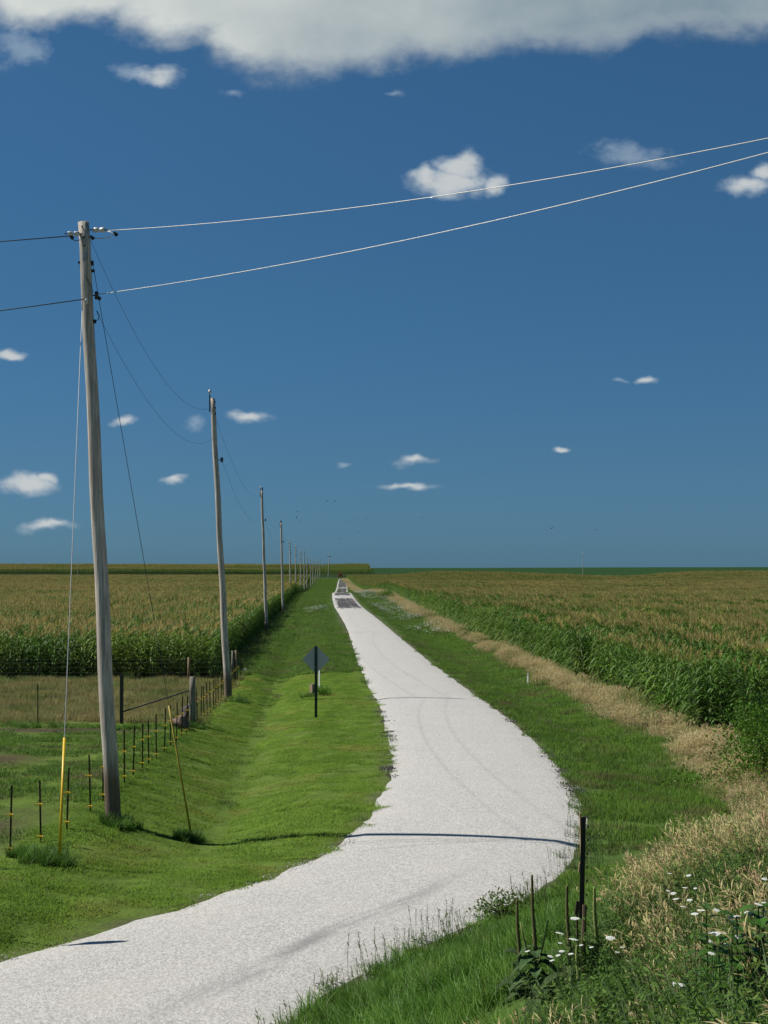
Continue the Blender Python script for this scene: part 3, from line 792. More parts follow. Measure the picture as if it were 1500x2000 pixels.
# rank weeds at the corn edges
weedm = [weed_patch(.9, 34, .35, .95, [M['stem'], M['weed']], .10) for _ in range(3)]
P1 = fill(-6.2, -3.6, 82, 240, .8, lambda q, x, y, e, d: (wob(x, y) > .05) & (q > -5.9))
P2 = fill(11.6, 15.5, 50, 240, .7, lambda q, x, y, e, d: (wob(x * .7, y * .7) > .0) & (q > 11.7 + OFF(y)) & (q < 13 + OFF(y)))
P3 = fill(-20, -4.5, 79.3, 80.6, .15, lambda q, x, y, e, d: (x < -7.6))
P4 = fill(6.5, 20, 27, 130, .5, lambda q, x, y, e, d: (d > 0) & (q > BOUND(y) + .3) & (q < np.where(y < 46, 25, 12.5 + OFF(y))) & (wob(x * .8 + 4, y * .55) < RNG.normal(-.22, .15, len(x))))
P = np.concatenate([P1, P2, P3, P4]); spread('rank_weeds', weedm, P, .55, 1.1)
# pasture behind the fence
pastn = [grass_patch(.85, 300, .04, .11, .012, M['verge'], 2, (.2, 1.0)) for _ in range(3)]
P = fill(-22, -3, 24, 53, 4.0, lambda q, x, y, e, d: (x < FENCE_X(y)) & (np.abs(y - 50.6 - .2 * wob(x, y)) > .75) & ((y > 34.5 + 1.2 * wob(x, y)) | (RNG.random(len(x)) < .08)) & (((x + 10.6) / 1.3) ** 2 + ((y - 42.5) / 1.5) ** 2 > 1 + .6 * wob(x, y)))
spread('grazed_grass', pastn, P, .8, 1.2)
pastf = [grass_patch(1.0, 330, .12, .40, .012, M['past'], 2, (.15, .8)) for _ in range(3)]
P = fill(-26, -3, 53.8, 81, 2.0, lambda q, x, y, e, d: (x < FENCE_X(y) - .2))
spread('tall_pasture_grass', pastf, P, .8, 1.2, RNG.uniform(.6, 1.2, len(P)))
# flowering purple-white bits and the white drifts beside the far lane
flowerp = []
for k in range(3):
    mb = MB()
    for _ in range(16):
        x, y, h = random.uniform(-.9, .9), random.uniform(-.9, .9), random.uniform(.45, .85)
        mb.strip([(x, y, 0), (x, y, h)], [.012, .01], (1, 0, 0), 1)
        r = random.uniform(.03, .055)
        mb.lathe((x, y, h), (random.uniform(-.3, .3), random.uniform(-.5, .1), 1), [(0, .01), (.03, r), (.04, r * .7)], 6, 0)
    flowerp.append(mb.mesh('white_flowers', [M['umbel'], M['stem']]))
P = fill(7.2, 13, 100, 470, .22, lambda q, x, y, e, d: (d > 0) & (wob(x * .5, y * .12) > .05 - .35 * sstep(150, 260, y)) & (e > 1.6) & (q < BOUND(y) - .5 + .8 * wob(x, y)))
P2 = fill(-2, 1, 205, 225, .3, lambda q, x, y, e, d: d < 0)
spread('white_wildflowers', flowerp, np.concatenate([P, P2]), .7, 1.1)
cloverp = []
for k in range(2):
    mb = MB()
    for _ in range(9):
        x, y, h = random.uniform(-.6, .6), random.uniform(-.6, .6), random.uniform(.14, .28)
        mb.lathe((x, y, h), (0, 0, 1), [(0, .006), (.012, .014), (.026, .008)], 5, 0)
    cloverp.append(mb.mesh('clover_heads', [M['purple']]))
P = fill(6, 12.4, 24, 110, .5, lambda q, x, y, e, d: (d > 0) & (e > .8) & (q > 7) & (wob(x * .6, y * .3) > -.1))
spread('clover_flowers', cloverp, P, .7, 1.2)

# ------------------------------------------------------------------ corn
def corn_plant_parts(h, lush=1.0, nl=11):
    """one plant: leaves on a stalk (materials 0 leaf, 1 stalk) and its tassel apart"""
    a = MB(); b = MB()
    lx, ly = random.uniform(-.05, .05), random.uniform(-.05, .05)
    P = [Vector((lx * t * t, ly * t * t, h * t)) for t in (0, .35, .7, 1)]
    a.tube(P, [.014, .012, .009, .005], 4, 1, False)
    base = random.uniform(0, 6.28)
    for i in range(nl):
        t = .10 + .84 * i / (nl - 1)
        b0 = Vector((lx * t * t, ly * t * t, h * t))
        ang = base + (math.pi if i % 2 else 0) + random.uniform(-.5, .5)
        l = (.85 - .75 * abs(t - .52) ** 1.3) * random.uniform(.8, 1.1) * lush
        d = Vector((math.cos(ang), math.sin(ang), 0)); up = random.uniform(.75, 1.25) * (.7 + .5 * t); dr = random.uniform(.75, 1.35)
        pts = [b0 + d * (l * s * .78) + Vector((0, 0, l * (up * s - dr * s * s))) for s in (0, .22, .48, .75, 1.0)]
        w = .088 * random.uniform(.8, 1.15) * lush
        a.strip(pts, [w * .45, w, w * .95, w * .6, .004], Vector((-math.sin(ang), math.cos(ang), random.uniform(-.25, .25))), 0, .18)
    top = P[-1]
    for k in range(7):
        an = random.uniform(0, 6.28); sp = 0 if k == 0 else random.uniform(.25, .6); l = random.uniform(.22, .34) * (1.2 if k == 0 else 1)
        e = Vector((math.cos(an) * sp, math.sin(an) * sp, 1)).normalized() * l
        s = Vector((-math.sin(an), math.cos(an), 0))
        q = top + Vector((0, 0, .03 * random.random()))
        b.strip([q - Vector((0, 0, .12)) if k == 0 else q, q + e * .55 + Vector((0, 0, .02)), q + e - Vector((0, 0, .04 * sp))], [.012, .02, .006], s)
    return a, b

def corn_row(length, step, h0, h1, nl=11, lush=1.0, tass=1):
    mb = MB()
    y = -length / 2 + step / 2
    while y < length / 2:
        a, b = corn_plant_parts(random.uniform(h0, h1), lush, nl)
        Mx = Matrix.Translation((random.gauss(0, .025), y + random.gauss(0, .03), 0))
        mb.merge(a, Mx, 0)
        if tass or random.random() < .12: mb.merge(b, Mx, 2)
        for _ in range(tass - 1): mb.merge(b, Mx @ Matrix.Translation((random.gauss(0, .1), random.gauss(0, .08), random.uniform(-.12, .02))) @ Matrix.Rotation(random.uniform(0, 6), 4, 'Z'), 2)
        y += step
    return mb.mesh('corn_row', [M['corn_leaf'], M['corn_stalk'], M['tassel']])

ROW = .76
CORN_L, CORN_R = -5.9, 12.9
def corn_spots(q0, q1, y0, y1, seg, row=ROW, keep=None, right=False):
    """row segments: q runs across the rows, from the field's edge away from the lane"""
    rows = np.arange(0, abs(q1 - q0), row); qs = q0 + np.sign(q1 - q0) * rows
    ys = np.arange(y0 + seg / 2, y1, seg)
    Qg, Yg = np.meshgrid(qs, ys); q = Qg.ravel(); y = Yg.ravel()
    x = q - HEAD * y + (OFF(y) if right else 0)
    ok = np.abs(x) < .275 * y + 3.5
    if keep is not None: ok &= keep(q, x, y)
    x, y = x[ok], y[ok]
    rowi = np.round((q[ok] - q0) / (np.sign(q1 - q0) * row)).astype(int)
    return np.stack([x, y, zt(x, y) - .02, rowi], 1)
def corn(name, protos, P, s=(.94, 1.05), green=None, mix=.5):
    n = len(P); rowi = P[:, 3].astype(int); P = P[:, :3]
    rz = math.atan(HEAD) + np.where(RNG.random(n) < .5, 0, math.pi) + RNG.normal(0, .01, n)
    sc = RNG.uniform(*s, n) * (1 + .05 * lump(P[:, 0], P[:, 1], 9, 3) + .06 * lump(P[:, 0], P[:, 1], 31, 5))
    if green is None: return scatter(name, protos, P, rz, np.stack([np.ones(n), np.ones(n), sc], 1))
    g = ((rowi % 6) < 4) & (RNG.random(n) < mix * np.where((P[:, 1] < 100) & (mix < .6), .2, 1) + .35 * lump(P[:, 0], P[:, 1], 13, 7))
    sc = sc * np.where(g, .90, 1.07)
    idx = np.where(g, len(protos) + RNG.integers(0, len(green), n), RNG.integers(0, len(protos), n))
    return scatter(name, protos + green, P, rz, np.stack([np.ones(n), np.ones(n), sc], 1), idx=idx)
near_rows = [corn_row(2.0, .19, 2.1, 2.4) for _ in range(6)]
green_rows = [corn_row(2.0, .19, 2.1, 2.4, 12, 1.05, 0) for _ in range(5)]
far_rows = [corn_row(4.0, .26, 2.05, 2.3, 7, 1.15, 3) for _ in range(5)]
far_green = [corn_row(4.0, .26, 2.05, 2.3, 7, 1.15, 0) for _ in range(3)]
FRONT_L, FRONT_R = 82.0, 51.5
P1 = corn_spots(CORN_L, -60, FRONT_L, 240, 2.0, keep=lambda q, x, y: ~((y < FRONT_L + 2.0)))
P2 = np.concatenate([corn_spots(CORN_L, -150, 240, 420, 4.0), corn_spots(CORN_L, -250, 420, 900, 4.0, row=1.52)])
def right_keep(q, x, y):
    lim = 885 - 130 * np.exp(-((x - 112) / 42) ** 2)
    return (y < lim) & ~((q < CORN_R + ROW * 1.5) & (y < 74.6)) & (y > FRONT_R + .5 + .8 * np.sin(q * .9))
P3 = corn_spots(CORN_R, 75, FRONT_R, 240, 2.0, keep=right_keep, right=True)
P4 = np.concatenate([corn_spots(CORN_R, 330, 240, 420, 4.0, keep=right_keep, right=True), corn_spots(CORN_R, 330, 420, 890, 4.0, row=1.52, keep=right_keep, right=True)])
PF = corn_spots(33, -420, 939, 1120, 4.0, row=1.52, keep=lambda q, x, y: q < 33 - 6 * np.clip((y - 940) / 60, 0, 1) * 0 + 2 * np.sin(y * .05))
corn('left_corn_field', near_rows, P1, (1.0, 1.1), green_rows, .42); corn('left_corn_field_beyond', far_rows, P2, (1.0, 1.1), far_green, .15)
corn('right_corn_field', near_rows, P3, (1.0, 1.1), green_rows, .85); corn('right_corn_field_beyond', far_rows, P4, (1.0, 1.1), far_green, .25)
corn('far_corn_field', far_rows, PF, (1.25, 1.4))
print('corn segs', len(P1), len(P2), len(P3), len(P4), len(PF))

# plants of the outermost rows stand as plants of their own
protos = []
for k in range(5):
    a, b = corn_plant_parts(random.uniform(2.15, 2.45), 1.0, 12)
    o = a.build('corn_plant', [M['corn_leaf'], M['corn_stalk']]); t = b.build('tassel', M['tassel'], o)
    tag(o, None, 'corn plant'); protos.append(o)
used = [False] * 5
def plant_corn(x, y, label, group, s=1.0):
    k = random.randrange(5); loc = (x, y, z1(x, y) - .02); rz = random.uniform(0, 6.28); s *= random.uniform(.93, 1.05)
    if not used[k]:
        used[k] = True; o = protos[k]; o.location = loc; o.rotation_euler = (0, 0, rz); o.scale = (s, s, s); o['label'] = label; o['group'] = group
    else: copy_tree(protos[k], loc, rz, s, label, group)
nc = 0
for i in range(21):                                            # row ends facing the pasture
    q = CORN_L - i * ROW
    for j in range(8):
        y = FRONT_L + .1 + j * .235
        plant_corn(q - HEAD * y + random.gauss(0, .03), y + random.gauss(0, .03), 'tall green corn plant at a row end facing the pasture', 'corn plants at the row ends behind the pasture'); nc += 1
y = FRONT_R + 1.0
while y < 74.6 and nc < 298:                                      # outer rows beside the dry grass
    for r in (0, 1):
        q = CORN_R + r * ROW
        plant_corn(q - HEAD * y + random.gauss(0, .05), y + random.gauss(0, .04), 'green corn plant in the outer rows beside the dry grass strip', 'corn plants in the outer rows beside the dry grass', 1.0); nc += 1
    y += .31
print('corn plants', nc)
# ------------------------------------------------------------------ object materials
def wood_mat(name, light, dark, tar=None):
    m, nt, out = new_mat(name)
    tcn = nt.nodes.new('ShaderNodeTexCoord')
    g = noise(nt, 1.0, 5, .7, tcn.outputs['Object'], (26, 26, .9))
    b = noise(nt, 1.0, 3, .6, tcn.outputs['Object'], (3, 3, .8))
    kn = noise(nt, 1.0, 2, .5, tcn.outputs['Object'], (9, 9, 4))
    c = mixc(nt, maprange(nt, g, .32, .66), dark, light)
    c = mixc(nt, maprange(nt, b, .45, .75, 0, .5), c, tuple(k * .62 for k in light[:1]) + tuple(k * .55 for k in light[1:]))
    c = mixc(nt, maprange(nt, kn, .73, .79), c, (.05, .042, .035))
    if tar:
        s = nt.nodes.new('ShaderNodeSeparateXYZ'); L(nt, tcn.outputs['Object'], s.inputs[0])
        zz = math_(nt, 'ADD', s.outputs['Z'], math_(nt, 'MULTIPLY', math_(nt, 'SUBTRACT', b, .5), .9))
        c = mixc(nt, maprange(nt, zz, tar[0], tar[1], .8, 0), c, (.10, .052, .028))
    principled(nt, out, c, .85, 0, .2, g, .8, .02)
    return m
M['pole'] = wood_mat('weathered_pole_wood', (.68, .61, .52), (.27, .24, .20), (.75, 1.5))
M['post_wood'] = wood_mat('weathered_post_wood', (.30, .27, .21), (.10, .088, .068))
M['dark_wood'] = wood_mat('dark_post_wood', (.10, .088, .075), (.045, .04, .035))
M['tan_wood'] = wood_mat('tan_post_wood', (.36, .26, .15), (.20, .14, .08))
M['slat_wood'] = wood_mat('split_slat_wood', (.50, .36, .20), (.33, .22, .12))
M['porcelain'] = plain('white_porcelain', (.62, .61, .57), .25, 0, .08, 15)
M['brown_glaze'] = plain('brown_porcelain', (.06, .035, .025), .3, 0, .2, 15)
M['iron'] = plain('dark_iron', (.035, .033, .032), .6, .5, .3, 25)
M['galv'] = plain('galvanised_steel', (.38, .38, .37), .5, .6, .15, 25)
M['alu'] = plain('bare_conductor', (.60, .58, .53), .5, .35, .1, 10)
M['dull_wire'] = plain('weathered_conductor', (.075, .075, .075), .7, .2, .2, 10)
M['rust'] = plain('rusty_steel', (.075, .045, .03), .85, .2, .45, 30)
M['mottled'] = plain('mottled_rusty_steel', (.16, .11, .065), .85, .2, .6, 45)
M['black'] = plain('black_steel', (.012, .012, .012), .6, 0, .3, 30)  # lone post's upper bar, near-black all over
M['yellow'] = plain('yellow_plastic', (.72, .46, .012), .42, 0, .06, 8)
M['yellow_old'] = plain('faded_yellow_plastic', (.34, .26, .015), .55, 0, .1, 8)
M['insul'] = plain('yellow_insulator', (.85, .55, .02), .4, 0, .05, 8)
M['sign_back'] = plain('bare_sign_aluminium', (.46, .46, .45), .6, 0, .06, 6)
M['sign_red'] = plain('red_sign_sheet', (.45, .02, .02), .4, 0, .05, 6)
M['sign_yellow'] = plain('yellow_sign_sheet', (.75, .42, .02), .4, 0, .05, 6)
M['post_green'] = plain('green_post_paint', (.012, .035, .024), .55, .1, .2, 20)
M['white_plastic'] = plain('white_plastic', (.62, .63, .62), .5, 0, .08, 10)
M['stone'] = plain('reddish_stone', (.20, .13, .095), .9, 0, .5, 4)
M['dark_stone'] = plain('dark_stone', (.07, .06, .055), .9, 0, .5, 4)
M['pale_stone'] = plain('pale_stone', (.50, .49, .46), .9, 0, .25, 6)
M['bird'] = plain('dark_feathers', (.02, .02, .024), .7, 0, .3, 20)

# ------------------------------------------------------------------ utility poles
def shaft(base, top, r0, r1, parent, n=16, mat=None):
    mb = MB(); d = Vector(top) - Vector(base); m = 26
    pts = [Vector(base) - d * .02] + [Vector(base) + d * (k / m) + Vector((.012 * math.sin(k * .8 + base[1]), .01 * math.cos(k * .6), 0)) * (0 < k < m) for k in range(m + 1)]
    rr = [r0] + [r0 + (r1 - r0) * (k / m) ** .85 for k in range(m + 1)]
    mb.tube(pts, rr, n, 0, True, lambda i, k: .025 * math.sin(k * 2.1 + i * .35) + .02 * math.sin(k * 3.7 - i * .21))
    return mb.build('shaft', mat or M['pole'], parent, True)
def pin_insulator(p, parent, s=1.0):
    mb = MB(); mb.lathe(Vector(p), (0, 0, 1), [(0, .02 * s), (.10 * s, .02 * s), (.11 * s, .055 * s), (.16 * s, .06 * s), (.17 * s, .04 * s), (.20 * s, .045 * s), (.22 * s, .02 * s)], 10)
    return mb.build('insulator', M['porcelain'], parent, True)
def side_spool(p, parent, s=1.0):
    mb = MB(); p = Vector(p)
    mb.box(p + Vector((-.07, 0, .0)) * s, (.16 * s, .03 * s, .02 * s), None, 0); mb.box(p + Vector((0, 0, .07)) * s, (.05 * s, .04 * s, .012 * s)); mb.box(p + Vector((0, 0, -.07)) * s, (.05 * s, .04 * s, .012 * s)); mb.box(p + Vector((-.03, 0, 0)) * s, (.012 * s, .04 * s, .15 * s))
    b = mb.build('bracket', M['iron'], parent)
    mb = MB(); mb.lathe(p + Vector((0, 0, -.055 * s)), (0, 0, 1), [(0, .035 * s), (.03 * s, .045 * s), (.055 * s, .028 * s), (.08 * s, .045 * s), (.11 * s, .035 * s)], 8)
    mb.build('spool', M['brown_glaze'], b, True)

POLES = []          # (base, top) in the world
# nearest pole
b1 = hit(221, 1607); y1 = b1.y; t1 = at(163, 434, y1)
pole1 = thing('utility_pole', b1, 'tall grey wooden utility pole with brown foot and guy wires on the lawn', 'utility pole', 'utility poles along the lane')
POLES.append((b1, t1)); W = lambda u, v, dy=0.0: at(u, v, y1 + dy) - b1
shaft((0, 0, 0), t1 - b1, .168, .116, pole1, 20)
def bells(p, axis, n, s, parent):
    mb = MB(); p = Vector(p); ax = Vector(axis).normalized()
    mb.tube([p - ax * .10 * s, p + ax * (.16 * n + .06) * s], .014 * s, 6, 0)
    rod = mb.build('strain_insulator', M['iron'], parent)
    for k in range(n):
        mb = MB(); mb.lathe(p + ax * .16 * k * s, ax, [(0, .03 * s), (.012 * s, .052 * s), (.10 * s, .064 * s), (.128 * s, .062 * s), (.132 * s, .025 * s)], 14, 0)
        mb.build('bell', M['porcelain'], rod, True)
bells(W(181, 449), (1, -.15, -.03), 2, .92, pole1)
bells(W(156, 456.5, -.12), (-1, -.18, -.04), 2, .86, pole1)
def bent(name, pts, r, mat, parent):
    mb = MB(); mb.tube(pts, r, 5, 0); return mb.build(name, mat, parent, True)
bent('jumper', [W(209, 451), W(226, 456.5), W(217, 462), W(204, 465.5), W(184, 465)], .010, M['alu'], pole1)
bent('jumper', [W(137, 460, -.15), W(141, 467, -.15), W(147, 470.5, -.15), W(157, 468.5, -.13)], .010, M['dull_wire'], pole1)
for u, v, dy in ((227, 458, 0), (181, 465, 0), (141, 464, -.15)):
    mb = MB(); mb.box(W(u, v, dy), (.07, .05, .07), Euler((.3, .6, .2)).to_matrix()); mb.box(W(u - 2, v - 1, dy), (.04, .04, .10), Euler((0, -.5, 0)).to_matrix()); mb.build('clamp', M['iron'], pole1)
for u, v in ((161, 443), (164, 464), (165, 480)):
    mb = MB(); mb.lathe(W(u, v, -.10), (0, -1, 0), [(0, .02), (.03, .02), (.032, .012), (.05, .012)], 8); mb.build('bolt', M['iron'], pole1)
mb = MB(); mb.box(W(166.5, 498, -.15), (.07, .06, .10)); mb.box(W(165, 505, -.15), (.05, .05, .08), Euler((0, .5, 0)).to_matrix()); mb.build('guy_bracket', M['galv'], pole1)
mb = MB(); mb.box(W(158, 514), (.12, .05, .05), Euler((0, .4, 0)).to_matrix()); mb.box(W(159, 520), (.06, .05, .10)); mb.build('guy_bracket', M['iron'], pole1)
mb = MB(); mb.box(W(180.5, 514), (.05, .05, .10)); mb.box(W(182, 529), (.06, .05, .06)); mb.build('guy_bracket', M['iron'], pole1)
side_spool(W(189, 577), pole1, 1.1)
mb = MB(); mb.box(W(194, 583), (.07, .05, .08), Euler((.2, .5, .2)).to_matrix()); mb.build('clamp', M['iron'], pole1)
mb = MB(); mb.lathe(W(169, 593, -.16), (0, -.2, 1), [(0, .03), (.03, .045), (.05, .03), (.07, .045), (.10, .03)], 10); mb.build('spool', M['porcelain'], pole1, True)
bent('ground_wire', [W(163.5, 533, -.12), W(170, 545, -.13), W(178, 558, -.10), W(182, 572, -.05)], .007, M['iron'], pole1)
bent('ground_wire', [W(186, 627), W(192, 624), W(194, 616), W(189, 607)], .009, M['dull_wire'], pole1)
mb = MB(); mb.box(W(185, 628), (.06, .05, .08)); mb.build('clamp', M['iron'], pole1)

# the others: (base u, base v or None, depth or None, top u, top v, label)
P_LIST = [
    (446, 1367, None, 415, 778, 'grey utility pole standing at the wooden fence end, second along the lane'),
    (521, 1240, None, 511, 958, 'grey utility pole rising from weeds at the corner of the left cornfield'),
    (553, 1203, None, 549, 1021, 'slim utility pole beside the dark corn edge, fourth along the lane'),
    (568, None, 322, 566, 1057, 'fifth utility pole from the camera, where the corn edge closes on the line'),
    (578, None, 404, 577.5, 1065, 'sixth utility pole from the camera, left of the lane'),
    (587.5, None, 458, 587, 1075, 'seventh utility pole from the camera, left of the lane'),
    (595, None, 512, 594, 1074, 'eighth utility pole from the camera, left of the lane'),
    (600, None, 575, 600, 1087, 'ninth utility pole from the camera, dwarfed by distance'),
    (607, None, 632, 606.5, 1092, 'tenth utility pole from the camera, dwarfed by distance'),
    (611, None, 690, 611.5, 1092.5, 'eleventh utility pole from the camera, far down the lane'),
    (615.5, None, 760, 617, 1096, 'twelfth utility pole from the camera, far down the lane'),
    (620, None, 830, 621.5, 1096, 'thirteenth utility pole from the camera, close to the far cornfield'),
    (624.7, None, 895, 625, 1091, 'last small utility pole of the row before the crossarm pole'),
]
for i, (bu, bv, dep, tu, tv, lab) in enumerate(P_LIST):
    if bv is not None: b = hit(bu, bv)
    else:
        x = (bu - 750) / F * dep / math.cos(PITCH); b = Vector((x, dep, z1(x, dep)))
    t = at(tu, tv, b.y)
    o = thing('utility_pole', b, lab, 'utility pole', 'utility poles along the lane')
    POLES.append((b, t)); d = t - b; rs = 1.0 if i < 4 else 1.15
    shaft((0, 0, 0), d, .165 * rs, .105 * rs, o, 12 if i < 3 else 8)
    side = .16
    mb = MB(); mb.box(d + Vector((-.115, -.03, -.22)), (.05, .05, .75)); mb.build('pin_bracket', M['iron'], o)
    pin_insulator(d + Vector((-.115, -.03, .12)), o, 1.25 if i < 3 else 1.6)
    side_spool(d * (1 - .205) + Vector((.27, 0, 0)), o, 1.5)
    if i < 3:
        mb = MB()
        for k in range(3): mb.box(d * (1 - .012 - .02 * k) + Vector((.10, -.06, 0)), (.06, .06, .07))
        mb.build('bolt', M['iron'], o)
# crossarm pole at the far junction
x = (641 - 750) / F * 905; b = Vector((x, 905, z1(x, 905))); t = at(643, 1083, 905)
o = thing('utility_pole', b, 'small far utility pole with a crossarm, at the lane end before the far cornfield', 'utility pole')
shaft((0, 0, 0), t - b, .2, .15, o, 8)
mb = MB(); mb.box(t - b + Vector((0, -.2, -1.1)), (3.0, .14, .18)); arm = mb.build('crossarm', M['dark_wood'], o)
for k in (-1.4, -.5, .5, 1.4):
    mb = MB(); mb.lathe(t - b + Vector((k, -.2, -1.0)), (0, 0, 1), [(0, .05), (.2, .07), (.3, .03)], 6); mb.build('insulator', M['porcelain'], arm)
for u, vt, dep, lab in ((152, 1085, 760, 'thin lone pole standing in the left cornfield near the horizon'), (1138, 1078, 760, 'thin lone pale pole standing in the right cornfield near the horizon')):
    x = (u - 750) / F * dep; b = Vector((x, dep, z1(x, dep))); t = at(u, vt, dep)
    o = thing('utility_pole', b, lab, 'utility pole')
    shaft((0, 0, 0), t - b, .13, .10, o, 6); pin_insulator(t - b + Vector((0, 0, -.05)), o, 1.6)

# ------------------------------------------------------------------ wires
def wire(p, q, sag, r, mat, label, group, n=28, name='power_line', reach=1.0):
    """a hanging line from p through q; reach > 1 carries the same curve on past q to its next support"""
    p, q = Vector(p), Vector(q); mb = MB()
    pts = [(q - p) * t - Vector((0, 0, 4 * sag * t * (1 - t))) for t in (reach * k / n for k in range(n + 1))]
    mb.tube(pts, r, 5, 0)
    o = mb.build(name, mat, None, True); o.location = p
    return tag(o, label, 'power line', group)
GW = 'power lines strung between the poles'
wire(at(208, 450.5, y1 - .03), at(1500, 270, 23.5), .22, .0075, M['alu'], 'pale upper power line crossing the sky to the right', GW, 70, reach=2.2)
wire(at(190, 575, y1 - .03), at(1500, 298, 23.5), .2, .0075, M['alu'], 'pale lower power line crossing the sky to the right', GW, 70, reach=2.2)
p = at(136, 461, y1 - .18); q = at(0, 467, y1 - .2); wire(p, p + (q - p) * 26, .35, .012, M['dull_wire'], 'dark upper power line leaving the nearest pole to the left', GW)
p = at(167, 584, y1 - .17); q = at(0, 599, y1 - .2); wire(p, p + (q - p) * 22, .5, .012, M['dull_wire'], 'dark lower power line leaving the nearest pole to the left', GW)
ordn = ['first', 'second', 'third', 'fourth', 'fifth', 'sixth', 'seventh', 'eighth', 'ninth', 'tenth', 'eleventh', 'twelfth', 'thirteenth', 'fourteenth']
for i in range(8):
    (ba, ta), (bb, tb) = POLES[i], POLES[i + 1]
    da, db = ta - ba, tb - bb
    if i == 0:
        pa, pb = at(177, 470, y1 + .05), at(410, 797, bb.y); la, lb = at(188, 607, y1 + .05), at(415, 857, bb.y)
    else:
        pa, pb = ta + Vector((0, 0, -.45)), tb + Vector((0, 0, -.3)); la, lb = ba + da * .795 + Vector((.27, 0, 0)), bb + db * .84
    sg = 1.15 if i == 0 else 1.5
    wire(pa, pb, sg, .0045 if i == 0 else .0055, M['dull_wire'], f'upper sagging line between the {ordn[i]} and {ordn[i + 1]} poles', GW)
    wire(la, lb, sg, .0045 if i == 0 else .0055, M['dull_wire'], f'lower sagging line between the {ordn[i]} and {ordn[i + 1]} poles', GW)

# ------------------------------------------------------------------ guy wires with their yellow guards
def guy(att, via, foot_px, g0_px, lab, ymat, wmat, rw=.0085, rg=.026):
    foot = hit(*foot_px); o = thing('guy_wire', foot, lab, 'guy wire', 'guy wires of the nearest pole')
    a = att - foot; top = Vector((0, 0, .12))
    path = [top, a] if via is None else [top, via - foot, a]
    mb = MB(); mb.tube(path, rw, 5); mb.build('cable', wmat, o)
    # the guard runs up the cable to the measured height
    e = path[1]
    def seen_v(t):
        w = foot + top + (e - top) * t; dz = w.z - CAM_Z
        c_, s_ = math.cos(PITCH), math.sin(PITCH)
        return 1000 - F * (dz * c_ - w.y * s_) / (w.y * c_ + dz * s_)
    lo, hi = 0., 1.
    for _ in range(40):
        L_ = (lo + hi) / 2
        if seen_v(L_) > g0_px: lo = L_
        else: hi = L_
    mb = MB(); mb.tube([top + (e - top) * .004, top + (e - top) * L_], [rg, rg], 10); mb.build('guard', ymat, o, True)
    mb = MB(); mb.tube([Vector((0, 0, -.1)), Vector((0, 0, .10)), top + (e - top) * .01], .014, 6); mb.lathe((0, 0, .06), (0, 0, 1), [(0, .02), (.02, .035), (.05, .035), (.07, .02)], 8); mb.build('anchor_eye', M['iron'], o)
    return foot
g1 = guy(at(166, 503, y1 - .15), at(160.5, 605, y1 - .2), (116, 1690), 1441, 'guy wire with bright yellow guard left of the nearest pole', M['yellow'], M['galv'])
g2 = guy(at(181, 514, y1 + .02), None, (373, 1640), 1378, 'guy wire with dull yellow guard right of the nearest pole', M['yellow_old'], M['dull_wire'], .0065, .020)

# ------------------------------------------------------------------ fences
def t_post(p, h, parent, mat, ins=(), name='t_post', lean=0.0):
    mb = MB(); lx = lean
    mb.box(p + Vector((lx * h / 2, 0, h / 2 - .05)), (.036, .006, h + .1), Euler((0, lx, 0)).to_matrix()); mb.box(p + Vector((lx * h / 2, .021, h / 2 - .05)), (.008, .036, h + .1), Euler((0, lx, 0)).to_matrix())
    o = mb.build(name, mat, parent)
    for z in ins:
        mb = MB(); c = p + Vector((lx * z + .0, -.035, z)); mb.box(c, (.05, .05, .045)); mb.box(c + Vector((-.05, 0, .006)), (.07, .018, .018)); mb.lathe(c + Vector((.03, 0, 0)), (1, 0, 0), [(0, .016), (.02, .022), (.03, .01)], 6)
        mb.build('insulator', M['insul'], o)
    return o
fb = Vector((FENCE_X(30.5), 30.5, 0)); fb.z = z1(fb.x, fb.y)
fence = thing('pasture_fence', fb, 'electric wire fence of rusty t-posts with yellow insulators between lawn and pasture', 'fence')
tops = []
ys = [26.4, 27.6, 28.8, 29.9, 31.3, 33.5, 35.0, 36.6, 38.1, 39.4, 40.9, 42.0, 43.4, 45.0, 46.5, 48.0, 49.4, 50.8] + list(np.arange(54.6, 78.5, 1.42))
for k, y in enumerate(ys):
    x = float(FENCE_X(y)); p = Vector((x, y, z1(x, y))) - fb; h = random.uniform(1.2, 1.32)
    i1, i2 = (.14, .76) if y < 53 else (.16, .82)
    t_post(p, h, fence, M['rust'], (i1 + random.uniform(-.03, .03), i2 + random.uniform(-.02, .02)), lean=random.uniform(-.035, .035)); tops.append((p, i1, i2))
for j in (1, 2):
    mb = MB(); mb.tube([t[0] + Vector((.0, -.035, t[j])) for t in tops], .0018, 4); mb.build('strand', M['galv'], fence)
# stout corner post, cross fence and its brace
cp = hit(376, 1417)
o = thing('fence_post', cp, 'stout round wooden corner post where the fences meet', 'fence post')
mb = MB(); mb.tube([(0, 0, -.2), (0, 0, .6), (-.015, 0, 1.2), (-.01, 0, 1.70)], [.115, .112, .108, .10], 12, 0, True, lambda i, k: .05 * math.sin(k * 2.3 + i)); mb.build('shaft', M['post_wood'], o, True)
mb = MB(); mb.tube([(-.10, -.05, .83), (-.22, -.05, .84)], .02, 6); mb.build('insulator', M['insul'], o)
cb = Vector((cp.x - 2.45, cp.y - .2, 0)); cb.z = z1(cb.x, cb.y)
cf = thing('cross_fence', cb, 'thin wire cross fence with dark posts and a diagonal brace over the pasture', 'fence')
mb = MB(); mb.box((0, 0, .80), (.11, .11, 1.75)); mb.box((0, 0, 1.685), (.09, .09, .03)); mb.build('post', M['dark_wood'], cf)
